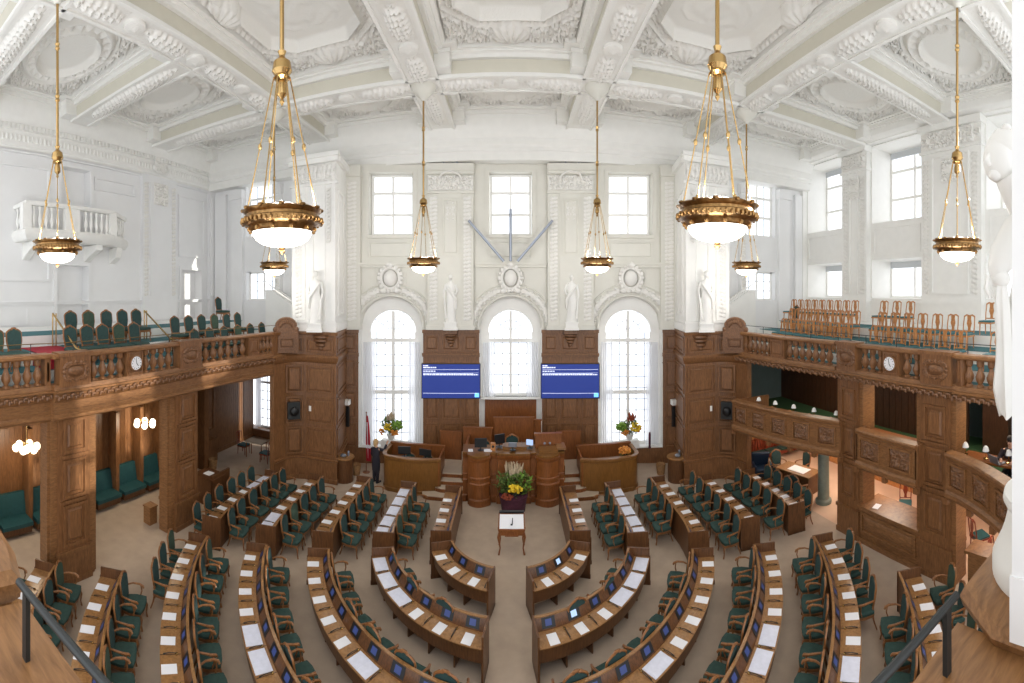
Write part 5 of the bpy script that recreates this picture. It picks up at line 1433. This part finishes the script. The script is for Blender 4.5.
for a, b_ in ((-.4, -.25), (.4, -.25), (.4, .25), (-.4, .25)): l = MB(); l.tube([(a, b_, 0), (a, b_, .7)], .025, 6); obj('leg', l.mesh('tl', 'podium'), e)
thing('side_chair', 'teal seated side chair left of the small table under the corner window', 'chair', (-12.1, 16.9, 0), -pi / 2, None, SPR)
thing('side_chair', 'teal seated side chair right of the small table under the corner window', 'chair', (-10.6, 16.6, 0), pi / 2, None, SPR)
def basket(l, x, y):
    b_ = MB(); b_.lathe(0, 0, [(.15, 0), (.16, .02), (.21, .42), (.2, .44), (.185, .42), (.14, .05), (.01, .04)], 14); tag(obj('waste_basket', b_.mesh('basket', 'basket'), None, (x, y, 0)), l, 'basket')
basket('waste basket at the left corner pier near the flag', -6.45, 17.2); basket('waste basket beside the right clerks box', 6.3, 17.3); basket('waste basket in the left aisle by the panelled wall', -12.1, 14.6)
b_ = MB(); b_.box(-.16, .16, -.16, .16, 0, .55); b_.box(-.18, .18, -.18, .18, .55, .6); tag(obj('waste_box', b_.mesh('wbox', 'ledge'), None, (-10.8, 9.72, 0)), 'square oak waste box at the foot of the second left pier', 'box')
def cornertable(sg):
    b_ = MB(); b_.prism([(sg * -.0 + .38 * cos(a), .38 * sin(a)) for a in [2 * pi * k / 14 for k in range(14)]], 0, .95); t = MB(); t.lathe(0, 0, [(.42, .95), (.42, 1.0)], 18)
    k = MB(); k.ell((0, -.1, 1.06), (.14, .12, .07)); k.lathe(.15, .1, [(.04, 1.0), (.05, 1.15), (.03, 1.2)], 8)
    thing('corner_cabinet', 'round oak cabinet with glass carafes at the %s corner pier' % SW[sg], 'cabinet', (sg * 6.72, 16.5, 0), parts=[('body', b_.mesh('cab', 'desk_dark')), ('top', t.mesh('ctop', 'desk')), ('carafe', k.mesh('carafe', 'steel'))])
cornertable(-1); cornertable(1)
for sg in (-1, 1):
    b_ = MB(); b_.box(-.26, .26, -.1, .06, -.35, .35); c_ = MB(); c_.ell((.0, -.14, -.02), (.19, .12, .2), 12, 8)
    thing('loudspeaker', 'black loudspeaker recessed in the %s corner pier' % SW[sg], 'speaker', (sg * 8.6, 15.57, 2.9), -sg * .75, parts=[('cabinet', b_.mesh('spk', 'bronze', 0)), ('cone', c_.mesh('cone', 'black'))])
    b_ = MB(); b_.box(-.12, .12, -.2, .1, 0, .22); c_ = MB(); c_.box(-.07, .07, -.05, .06, -1.0, -.1)
    thing('wall_camera', 'white camera above a slim black speaker %s of the windows' % SW[sg], 'camera', (sg * 7.15, 17.95, 2.75), 0, parts=[('housing', b_.mesh('cam', 'white')), ('speaker_bar', c_.mesh('bar', 'black'))])
    b_ = MB(); b_.box(-.05, .05, -.04, .02, 0, .22); tag(obj('wall_switch', b_.mesh('sw', 'white'), None, (sg * 8.02, 15.96, 2.85)), 'small white wall device on the %s corner pier' % SW[sg], 'switch')

# flag
e = thing('flag', 'red flag with white cross on a pole by the left window', 'flag', (-6.12, 17.55, 0))
p = MB(); p.tube([(0, 0, 0), (0, 0, 2.55)], .018, 6); p.lathe(0, 0, [(.16, 0), (.16, .03), (.03, .06)], 12); p.ell((0, 0, 2.58), (.03, .03, .04)); obj('pole', p.mesh('pole', 'podium'), e)
rows = []
for j in range(15):
    z = .5 + 1.95 * j / 14; wd = .06 + .16 * (1 - j / 14) ** .7
    rows.append([(.0 + wd * (i / 12), -.05 * sin(i * 1.3 + j * .2), z) for i in range(13)])
c = MB(); c.strip(rows); co = obj('cloth', c.mesh('cloth', 'flag_red', 80), e)
c = MB(); c.strip([[(x, y - .008, z) for x, y, z in r[4:7]] for r in rows[1:-2]]); c.strip([[(x, y - .008, z) for x, y, z in r] for r in rows[4:6]]); obj('white_cross', c.mesh('cross', 'paper', 80), co)

# ================================================================== RIGHT LOBBY AND PRESS BOXES
m = MB(); m.lathe(0, 0, [(.3, 0), (.3, .12), (.22, .16), (.2, 2.3), (.28, 2.38), (.3, 2.42)], 16); o = obj('column_right', m.mesh('column', 'slate'), None, (10.6, 11.9, 0)); o['kind'] = 'structure'
e = thing('lobby_bench', 'long red-framed bench with green cushions in the right lobby', 'bench')
f_ = MB(); f_.box(9.7, 13.2, 16.3, 16.75, .2, .38); f_.box(9.7, 13.2, 16.72, 16.8, .38, 1.0)
for k in range(24): f_.box(9.8 + k * .145, 9.86 + k * .145, 16.68, 16.74, .4, 1.0)
obj('frame', f_.mesh('bframe', 'red_chair', 0), e)
for k in range(5): c_ = MB(); c_.loft([[(x, y, z) for x, y in ((9.75 + k * .7, 16.25), (10.4 + k * .7, 16.25), (10.4 + k * .7, 16.7), (9.75 + k * .7, 16.7))] for z in (.38, .47)]); obj('cushion', c_.mesh('cush', 'green'), e)
e = thing('club_armchair', 'navy leather armchair in the right lobby doorway', 'armchair', (9.95, 15.05, 0), -.4)
for nm_, bx in (('seat', (-.3, .3, -.3, .3, .15, .45)), ('backrest', (-.38, .38, .25, .42, .15, .95)), ('armrest', (-.42, -.28, -.32, .3, .1, .62)), ('armrest', (.28, .42, -.32, .3, .1, .62))):
    q = MB(); x0, x1, y0, y1, z0, z1 = bx; q.loft([[(x0 + d, y0 + d, z), (x1 - d, y0 + d, z), (x1 - d, y1 - d, z), (x0 + d, y1 - d, z)] for z, d in ((z0, .02), (z0 + .03, 0), (z1 - .04, 0), (z1, .04))]); obj(nm_, q.mesh('ac', 'blue'), e)
d_ = MB(); d_.box(-.35, .35, -.75, .75, 0, .74); t_ = MB(); t_.box(-.42, .42, -.82, .82, .74, .78)
thing('lobby_desk', 'oak desk with papers beside the grey-green column', 'desk', (10.55, 13.35, 0), .25, parts=[('body', d_.mesh('dbody', 'desk_dark')), ('desktop', t_.mesh('dtop', 'desk'))])
m_ = MB(); m_.box(-.25, .25, -.4, .4, 0, .015); tag(obj('document', m_.mesh('docs', 'paper', 0), None, (10.55, 13.3, .781), .25), 'pile of papers on the desk beside the grey-green column', 'paper')
for k, (x, y, r_, l) in enumerate(((10.0, 14.1, -2.2, 'far left of the lobby desk'), (10.5, 14.6, 3.0, 'behind the lobby desk'), (11.2, 13.9, 1.6, 'right of the lobby desk'), (9.75, 13.35, -1.7, 'left side of the lobby desk'), (9.9, 12.5, -1.4, 'near corner of the lobby desk'))):
    thing('armchair', 'green armchair standing at the ' + l, 'chair', (x, y, 0), r_, None, CH)
for k, (x, y, l) in enumerate(((11.9, 9.1, 'seen through the middle right opening'), (10.6, 4.9, 'seen through the nearest right opening'), (11.5, 6.0, 'further back in the nearest right opening'))):
    thing('side_chair', 'dark splat-back chair ' + l, 'chair', (x, y, 0), 2.2 + k, None, SPR)
m_ = MB(); m_.box(-.15, .15, -.1, .1, 0, .01); tag(obj('paper_sheet', m_.mesh('sh', 'paper', 0), None, (10.0, 8.75, 1.152), .3), 'white sheet on the ledge of the middle right opening', 'paper')
# light fittings in the lobby ceiling
for x, y in ((11.3, 14.6), (11.3, 9.2), (11.2, 5.2), (11.8, 12.0)):
    m = MB(); m.box(x - .5, x + .5, y - .5, y + .5, 2.36, 2.41); tag(obj('unseen_light_panel', m.mesh('cl', 'ceil_lamp', 0)), 'square warm ceiling light above the right lobby floor', 'lamp', 'lobby ceiling lights')
for x, y in ((11.0, 12.5), (11.0, 8.2), (11.0, 5.0)):  # unseen glowing panels, added to brighten the press rooms
    m = MB(); m.box(x - .5, x + .5, y - .5, y + .5, 4.92, 4.97); tag(obj('unseen_light_panel', m.mesh('cl', 'press_fill', 0)), 'unseen square fill panel added above the press boxes', 'lamp', 'unseen fill panels added over the press boxes')
# press desks with small lamps
def presslamp(x, y, l):
    b_ = MB(); b_.lathe(0, 0, [(.07, 0), (.07, .015), (.012, .03), (.012, .22)], 10); s_ = MB(); s_.lathe(0, 0, [(.09, .2), (.06, .3), (.03, .33)], 12)
    thing('desk_lamp', l, 'lamp', (x, y, 3.46), 0, 'small white desk lamps in the press boxes', [('base', b_.mesh('lb', 'brass_clean')), ('lamp_shade', s_.mesh('ls', 'white'))])
m = MB(); m.sweep([(x + .5, y) for x, y in pathY(xP1, 10.2, 14.3, .5)], [(-.2, 3.4), (.22, 3.4), (.22, 3.45), (-.2, 3.45)], 1)
tag(obj('press_desk', m.mesh('pd', 'podium')), 'narrow desk behind the long right parapet', 'desk')
m = MB(); m.box(9.75, 10.3, 3.6, 5.7, 3.4, 3.45)
tag(obj('press_desk', m.mesh('pd', 'podium')), 'narrow desk under the man with the laptop', 'desk')
m = MB(); m.box(9.75, 10.3, 7.0, 9.1, 3.4, 3.45); tag(obj('press_desk', m.mesh('pd', 'podium')), 'narrow desk behind the short straight right parapet', 'desk')
for k, Y in enumerate((10.5, 11.3, 12.1, 12.9, 13.7)): presslamp(xP1(Y) + .52, Y, 'small white desk lamp behind the long right parapet, %s from the pier' % ORD[k])
for k, Y in enumerate((4.35, 5.0, 5.6)): presslamp(9.95, Y, 'small white desk lamp near the man with the laptop, %s from the camera' % ORD[k])
for k, Y in enumerate((10.7, 11.5, 12.3, 13.1)):
    m_ = MB(); m_.box(-.14, .14, -.2, .2, 0, .05); tag(obj('desk_pad', m_.mesh('pad', 'light_chair'), None, (xP1(Y) + .5, Y, 3.452), -.3), 'brown desk pad behind the long right parapet, %s from the pier' % ORD[k], 'desk pad')
a_ = MB(); a_.box(-.17, .17, -.12, .12, 0, .015); b_ = MB(); b_.add([(-.17, .12, .015), (.17, .12, .015), (.17, .2, .23), (-.17, .2, .23), (-.17, .13, .015), (.17, .13, .015), (.17, .21, .23), (-.17, .21, .23)], [(0, 1, 2, 3), (7, 6, 5, 4), (3, 2, 6, 7), (0, 3, 7, 4), (1, 5, 6, 2)])
thing('laptop', 'open silver laptop in front of the man in the near press box', 'laptop', (9.88, 4.62, 3.455), 1.2, parts=[('keyboard', a_.mesh('kb', 'steel', 0)), ('screen', b_.mesh('sc', 'steel', 0))])

# ================================================================== PEOPLE
def skinned(name, joints, edges, parent, mat, sub=2, root=0):
    me = bpy.data.meshes.new(name); me.from_pydata([j[0] for j in joints], edges, []); me.materials.append(M[mat])
    o = obj(name, me, parent)
    sk = o.modifiers.new('Skin', 'SKIN'); sk.use_smooth_shade = True
    d = me.skin_vertices[0].data if me.skin_vertices else None
    if d is None:
        import bmesh
        b = bmesh.new(); b.from_mesh(me); b.verts.layers.skin.verify(); b.to_mesh(me); b.free(); d = me.skin_vertices[0].data
    for i, j in enumerate(joints):
        r = j[1]; d[i].radius = r if isinstance(r, tuple) else (r, r)
    d[root].use_root = True
    ss = o.modifiers.new('Sub', 'SUBSURF'); ss.levels = sub; ss.render_levels = sub
    return o
def hand_edges(joints, edges, wrist, d, up, s=1.0):
    # palm plus five fingers growing from it; d is the pointing direction, up the spread direction
    w = np.array(joints[wrist][0]); d = np.array(d, float); d /= np.linalg.norm(d); up = np.array(up, float); up /= np.linalg.norm(up); n = np.cross(d, up)
    pi_ = len(joints); joints.append((tuple(w + d * .06 * s), (.034 * s, .018 * s))); edges.append((wrist, pi_))
    for k, (o_, L) in enumerate(((-.028, .065), (-.010, .078), (.010, .074), (.028, .055))):
        a = len(joints); joints.append((tuple(w + d * .095 * s + up * o_ * s), .009 * s)); joints.append((tuple(w + d * (.095 + L * .55) * s + up * o_ * 1.1 * s + n * .008), .0085 * s)); joints.append((tuple(w + d * (.095 + L) * s + up * o_ * 1.15 * s + n * .028), .0075 * s))
        edges += [(pi_, a), (a, a + 1), (a + 1, a + 2)]
    a = len(joints); joints.append((tuple(w + d * .035 * s - up * .045 * s), .011 * s)); joints.append((tuple(w + d * .075 * s - up * .062 * s + n * .015), .009 * s)); edges += [(pi_, a), (a, a + 1)]
# woman arranging the flowers (faces the window, left arm by her side, right arm raised)
e = thing('person', 'blond person in a dark coat reaching up to the left window flowers', 'person', (-5.42, 16.75, 0), -.5)
J = [((0, 0, .92), (.15, .11)), ((0, 0, 1.1), (.13, .1)), ((0, 0, 1.32), (.16, .1)), ((0, 0, 1.42), .06), ((0, .01, 1.5), .05), ((0, .02, 1.56), (.07, .08)), ((0, .02, 1.66), (.075, .09)),
     ((-.18, 0, 1.37), .055), ((-.24, .0, 1.12), .045), ((-.22, .12, .9), .033), ((.18, .02, 1.37), .055), ((.26, .2, 1.34), .045), ((.2, .42, 1.52), .033),
     ((-.1, 0, .86), .09), ((-.1, .01, .48), .06), ((-.1, -.02, .09), .038), ((-.1, .12, .03), .035), ((.1, 0, .86), .09), ((.1, -.01, .48), .06), ((.1, -.04, .09), .038), ((.1, .1, .03), .035)]
Eg = [(0, 1), (1, 2), (2, 3), (3, 4), (4, 5), (5, 6), (2, 7), (7, 8), (8, 9), (2, 10), (10, 11), (11, 12), (0, 13), (13, 14), (14, 15), (15, 16), (0, 17), (17, 18), (18, 19), (19, 20)]
hand_edges(J, Eg, 9, (.05, .3, -1), (0, 1, .3)); hand_edges(J, Eg, 12, (-.2, .7, .7), (1, 0, 0))
skinned('body', J, Eg, e, 'skin')
coat = MB(); N = 16
prof = [(.5, .17, .15, 0), (.7, .19, .16, 0), (.92, .19, .145, 0), (1.08, .165, .13, 0), (1.25, .19, .13, 0), (1.38, .2, .115, 0), (1.44, .1, .085, 0)]
coat.loft([[(a * cos(t), b_ * sin(t), z) for t in [2 * pi * k / N for k in range(N)]] for z, a, b_, _ in prof])
coat.tube([(-.17, 0, 1.38), (-.25, 0, 1.12), (-.225, .1, .93)], [.075, .062, .048], 8); coat.tube([(.17, .02, 1.38), (.27, .2, 1.34), (.21, .38, 1.49)], [.075, .062, .048], 8)
for sx in (-1, 1): coat.tube([(sx * .1, 0, .88), (sx * .1, 0, .48), (sx * .1, -.02, .08)], [.105, .078, .06], 8); coat.tube([(sx * .1, -.07, .04), (sx * .1, .16, .035)], [.045, .04], 8)
obj('coat', coat.mesh('coat', 'cloth_dark', 70), e)
h = MB(); h.ell((0, -.015, 1.665), (.105, .115, .12), 12, 8); h.ell((0, -.06, 1.57), (.09, .06, .1), 10, 6); obj('hair', h.mesh('hair', 'hair_blond', 80), e)
def face(e, c, s=1):   # eyes, nose and mouth on the +y side of the head
    for sx in (-1, 1): m = MB(); m.ell((c[0] + sx * .032, c[1] + .082, c[2] + .01), (.011, .006, .006), 6, 4); obj('eye', m.mesh('eyes', 'hair_dark'), e)
    m = MB(); m.tube([(c[0], c[1] + .085, c[2] + .01), (c[0], c[1] + .11, c[2] - .025)], [.008, .014], 6); obj('nose', m.mesh('nose', 'skin'), e)
    m = MB(); m.ell((c[0], c[1] + .08, c[2] - .055), (.024, .008, .006), 8, 4); obj('mouth', m.mesh('mouth', 'rust'), e)
    for sx in (-1, 1): m = MB(); m.ell((c[0] + sx * .083, c[1] - .005, c[2] - .005), (.012, .022, .032), 6, 5); obj('ear', m.mesh('ears', 'skin'), e)
face(e, (0, .02, 1.64))
# man working at the laptop (seated, leaning forward, facing the chamber)
e = thing('person', 'dark haired man with glasses in a dark shirt working at a laptop', 'person', (10.35, 4.45, 2.6), pi / 2 + .15)
J = [((0, -.05, .52), (.15, .12)), ((0, 0, .75), (.13, .1)), ((0, .05, 1.0), (.17, .1)), ((0, .07, 1.1), .06), ((0, .1, 1.17), .05), ((0, .13, 1.23), (.07, .08)), ((0, .14, 1.33), (.078, .09)),
     ((-.2, .05, 1.04), .06), ((-.28, .2, .84), .048), ((-.16, .42, .93), .034), ((.2, .05, 1.04), .06), ((.28, .2, .84), .048), ((.16, .42, .93), .034),
     ((-.11, .0, .5), .09), ((-.13, .42, .5), .07), ((-.13, .42, .1), .045), ((-.13, .55, .04), .036), ((.11, 0, .5), .09), ((.13, .42, .5), .07), ((.13, .42, .1), .045), ((.13, .55, .04), .036)]
Eg = [(0, 1), (1, 2), (2, 3), (3, 4), (4, 5), (5, 6), (2, 7), (7, 8), (8, 9), (2, 10), (10, 11), (11, 12), (0, 13), (13, 14), (14, 15), (15, 16), (0, 17), (17, 18), (18, 19), (19, 20)]
hand_edges(J, Eg, 9, (.3, 1, -.2), (1, -.3, 0)); hand_edges(J, Eg, 12, (-.3, 1, -.2), (-1, -.3, 0))
skinned('body', J, Eg, e, 'skin')
sh = MB(); prof = [(.42, .19, .16, -.04), (.6, .18, .145, -.02), (.8, .185, .135, .01), (.98, .215, .13, .05), (1.06, .2, .11, .06), (1.12, .09, .08, .075)]
sh.loft([[(a * cos(t), cy + b_ * sin(t), z) for t in [2 * pi * k / N for k in range(N)]] for z, a, b_, cy in prof])
for sx in (-1, 1): sh.tube([(sx * .19, .05, 1.04), (sx * .29, .2, .85), (sx * .19, .37, .91)], [.08, .065, .05], 8)
obj('shirt', sh.mesh('shirt', 'shirt_dark', 70), e)
tr = MB()
for sx in (-1, 1): tr.tube([(sx * .11, -.05, .5), (sx * .13, .42, .5), (sx * .13, .42, .08)], [.11, .085, .06], 8); tr.tube([(sx * .13, .38, .04), (sx * .13, .62, .035)], [.045, .04], 8)
obj('trousers', tr.mesh('trousers', 'black', 70), e)
h = MB(); h.ell((0, .11, 1.365), (.098, .11, .09), 12, 8); h.ell((0, .06, 1.3), (.09, .05, .09), 10, 6); obj('hair', h.mesh('hair', 'hair_dark', 80), e)
face(e, (0, .13, 1.31))
g = MB()
for sx in (-1, 1): g.tube([(sx * .034 + .028 * cos(t), .222, 1.322 + .02 * sin(t)) for t in [2 * pi * k / 10 for k in range(10)]], .003, 4, closed=True); g.tube([(sx * .06, .22, 1.325), (sx * .085, .12, 1.325)], .003, 4)
obj('glasses', g.mesh('glasses', 'black'), e)
thing('office_chair', 'dark chair carrying the man at the laptop', 'chair', (10.42, 4.45, 2.6), pi / 2 + .15, None, SPR)

# ================================================================== FOREGROUND
# parapet of the gallery the picture is taken from, with its round handrail
w = MB(); w.prism([(-2.6, .3), (2.25, .3), (2.23, 1.31), (-2.5, 1.17)], 5.68, 5.77)
w2 = MB(); w2.prism([(-2.5, .4), (2.15, .4), (2.13, 1.22), (-2.42, 1.08)], 4.2, 5.68)
thing('gallery_parapet', 'broad oak parapet ledge at the lower photo edge below the dark handrail', 'parapet', parts=[('ledge', w.mesh('ledge', 'ledge')), ('front_panel', w2.mesh('ledge_front', 'wood'))])
w = MB(); w.tube([(-2.2, 1.0, 6.13), (-1.4, 1.05, 6.13), (0, 1.12, 6.13), (1.36, 1.18, 6.12), (2.0, 1.18, 6.12)], .021, 10)
e = thing('dark_handrail', 'round dark handrail on flat posts crossing the near parapet ledge', 'handrail', parts=[('rail', w.mesh('hrail', 'bronze'))])
for x, y in ((-2.1, 1.0), (1.9, 1.18)):
    p = MB(); p.box(x - .022, x + .022, y - .014, y + .014, 5.77, 6.12); obj('post', p.mesh('hpost', 'bronze', 0), e)
w = MB(); P_ = [(-4.4, 1.3), (-2.89, 1.22), (-2.64, 1.15), (-2.7, .4), (-4.4, .4)]
w.sweep(P_[:4], [(-.2, 5.55), (-.02, 5.55), (0, 5.62), (.0, 5.68), (.05, 5.74), (.06, 5.84), (0, 5.9), (-.2, 5.9)], 1)
w.prism(P_, 5.7, 5.88); w.prism([(x * .985 - .04, y * .96) for x, y in P_], 4.2, 5.7)
tag(obj('oak_pedestal', w.mesh('ped', 'ledge')), 'moulded oak pedestal corner at the left photo edge', 'pedestal')
w = MB(); P_ = [(4.2, 1.33), (2.41, 1.31), (2.23, 1.03), (2.2, .1), (4.2, .1)]
w.sweep(P_[:4], [(-.2, 5.66), (-.02, 5.66), (.0, 5.72), (.05, 5.76), (.07, 5.82), (.04, 5.88), (0, 5.9), (-.2, 5.9)], -1)
w.prism(P_, 5.8, 5.895); w.prism([(x + .05, y * .96) for x, y in P_], 4.2, 5.8)
tag(obj('oak_pedestal', w.mesh('ped', 'ledge')), 'moulded oak pedestal carrying the white column base at the right edge', 'pedestal')
w = MB(); w.lathe(2.76, .88, [(.40, 5.9), (.41, 5.92), (.41, 6.02), (.39, 6.06), (.36, 6.12), (.33, 6.2), (.31, 6.28), (.30, 6.33), (.32, 6.35), (.34, 6.39), (.33, 6.43), (.26, 6.45)], 40)
tag(obj('column_base', w.mesh('base', 'white', 50)), 'moulded round white pedestal at the right edge below the hanging drapery', 'pedestal')
w = MB(); w.box(2.1, 2.3, .2, .9, 5.98, 15.5); w.box(2.09, 2.31, .2, .91, 5.9, 6.25)
struct('column_near', w, 'wallgrey')
# large near statue, robe hanging from the arm
cx, cy, z0 = 2.76, .88, 6.6
e = thing('statue', 'large near white marble statue with drapery hanging from its arm', 'statue', (0, 0, 0))
m = MB(); N = 28
prof = [(-.16, .18, .18), (0, .18, .18), (.2, .19, .19), (.4, .22, .2), (.7, .23, .2), (1.0, .23, .19), (1.2, .22, .17), (1.45, .25, .17), (1.62, .25, .15), (1.7, .17, .12), (1.75, .08, .08), (1.84, .07, .075)]
m.loft([[(cx + a * cos(t) * (1 + .06 * sin(t * 8 + z * 2)) - .02 * z * z, cy + b_ * sin(t) * (1 + .05 * cos(t * 7 + z)), z0 + z) for t in [2 * pi * k / N for k in range(N)]] for z, a, b_ in prof])
m.tube([(2.68, .97, 8.27), (2.56, 1.04, 8.14), (2.47, 1.11, 7.99), (2.44, 1.14, 7.9), (2.44, 1.14, 7.84)], [.12, .125, .1, .07, .045], 14)
m.tube([(2.62, .98, 7.98), (2.56, 1.03, 7.6), (2.56, 1.03, 7.2), (2.58, 1.02, 6.95)], [.1, .1, .09, .07], 12)
m.tube([(2.66, .95, 8.22), (2.58, 1.04, 8.38), (2.53, 1.1, 8.5)], [.15, .125, .1], 12)
obj('figure', m.mesh('nfig', 'white', 70), e)
hd = MB(); hd.ell((2.49, 1.15, 8.6), (.105, .11, .15), 20, 14); hd.ell((2.53, 1.13, 8.68), (.125, .125, .125), 18, 12); hd.tube([(2.405, 1.18, 8.62), (2.385, 1.19, 8.57), (2.40, 1.18, 8.54)], [.014, .022, .018], 8); hd.ell((2.44, 1.16, 8.49), (.045, .045, .04), 10, 6)
for k in range(26): a = k * 2.4; hd.ell((2.54 + .1 * cos(a) * (1 - k / 60), 1.12 + .1 * sin(a) * (1 - k / 60), 8.64 + .006 * k), (.036, .036, .03), 7, 5)
obj('head', hd.mesh('nhead', 'white', 70), e)
dr = MB(); rows = []
for j in range(26):
    t = j / 25; z = 7.84 - .86 * t; row = []
    half = .03 + .05 * min(1, t * 1.3) + .008 * sin(t * 9) - .03 * max(0, t - .8) * 5
    for i in range(24):
        a = 2 * pi * i / 24
        row.append((2.44 + .05 * t + half * 1.1 * cos(a) * (1 + .16 * sin(a * 5 + t * 2)), 1.12 - .02 * t + half * .9 * sin(a) * (1 + .16 * cos(a * 4)), z + .02 * sin(a * 3) * t))
    rows.append(row)
dr.loft(rows); dr.ell((2.44, 1.12, 7.84), (.06, .06, .06), 12, 8)
obj('drapery', dr.mesh('drapery', 'white', 70), e)
for k in range(4): q = MB(); q.tube([(2.41 + .016 * k, 1.19 - .012 * k, 7.86), (2.39 + .016 * k, 1.2 - .012 * k, 7.78), (2.41 + .016 * k, 1.18 - .012 * k, 7.72)], [.016, .015, .011], 6); obj('finger', q.mesh('finger', 'white', 70), e)

# ================================================================== LIGHT AND CAMERA
W = bpy.data.worlds.new('World'); SC.world = W; W.use_nodes = True
nt = W.node_tree; bg = nt.nodes['Background']
v = coords(nt, (1, 1, 1.6), 'Generated'); f = noise(nt, v, 6, 5, .6)
nt.links.new(ramp(nt, f, [(.35, (.84, .89, .96)), (.65, (1, 1, 1))]), bg.inputs[0]); bg.inputs[1].default_value = WORLD
sun = bpy.data.lights.new('Sun', 'SUN'); sun.energy = SUN; sun.angle = radians(.6); sun.color = (1, .95, .86)
so = bpy.data.objects.new('Sun', sun); COL.objects.link(so)
from mathutils import Vector
so.rotation_euler = Vector((-1, -.19, -.345)).to_track_quat('-Z', 'Y').to_euler()
for x, y, z, l in LAMPS:
    p = bpy.data.lights.new('lamp_light', 'POINT'); p.energy = 40; p.color = (1, .95, .88); p.shadow_soft_size = .3
    o = bpy.data.objects.new('lamp_light', p); COL.objects.link(o); o.location = (x, y, z - .85)
    p = bpy.data.lights.new('lamp_uplight', 'POINT'); p.energy = UP * (.22 if abs(x) > 5 and y > 10 else 1); p.color = (1, .97, .93); p.shadow_soft_size = .25
    o = bpy.data.objects.new('lamp_uplight', p); COL.objects.link(o); o.location = (x, y, z + .05)
for x, y, z in ((-11.8, 10.35, 2.7), (-11.85, 5.65, 2.7)):
    p = bpy.data.lights.new('globe_light', 'POINT'); p.energy = 45; p.color = (1, .86, .66); p.shadow_soft_size = .3
    o = bpy.data.objects.new('globe_light', p); COL.objects.link(o); o.location = (x, y, z)
cam = bpy.data.cameras.new('Camera'); co = bpy.data.objects.new('Camera', cam); COL.objects.link(co); SC.camera = co
co.location = (0, 0, H); co.rotation_euler = (pi / 2, 0, 0)
cam.type = 'PANO'; cam.panorama_type = 'CENTRAL_CYLINDRICAL'
cam.central_cylindrical_range_u_min = -510.6 / 430; cam.central_cylindrical_range_u_max = 513.4 / 430
cam.central_cylindrical_range_v_min = -390 / 430; cam.central_cylindrical_range_v_max = 293 / 430
cam.central_cylindrical_radius = 1; cam.clip_start = .05; cam.clip_end = 200
VS = SC.view_settings; VS.view_transform = 'Standard'; VS.look = 'None'; VS.exposure = EXPO; VS.gamma = 1; VS.use_curve_mapping = False
SC.cycles.use_denoising = True; SC.cycles.max_bounces = 8; SC.cycles.diffuse_bounces = 5; SC.cycles.glossy_bounces = 3; SC.cycles.transparent_max_bounces = 12; SC.cycles.transmission_bounces = 4
SC.cycles.sample_clamp_indirect = 6; SC.cycles.caustics_reflective = False; SC.cycles.caustics_refractive = False
SC.cycles.use_adaptive_sampling = True; SC.cycles.adaptive_threshold = .02
for l_, ns in sorted(USED.items()):
    if len(ns) > 1: print('SAME LABEL', len(ns), l_)
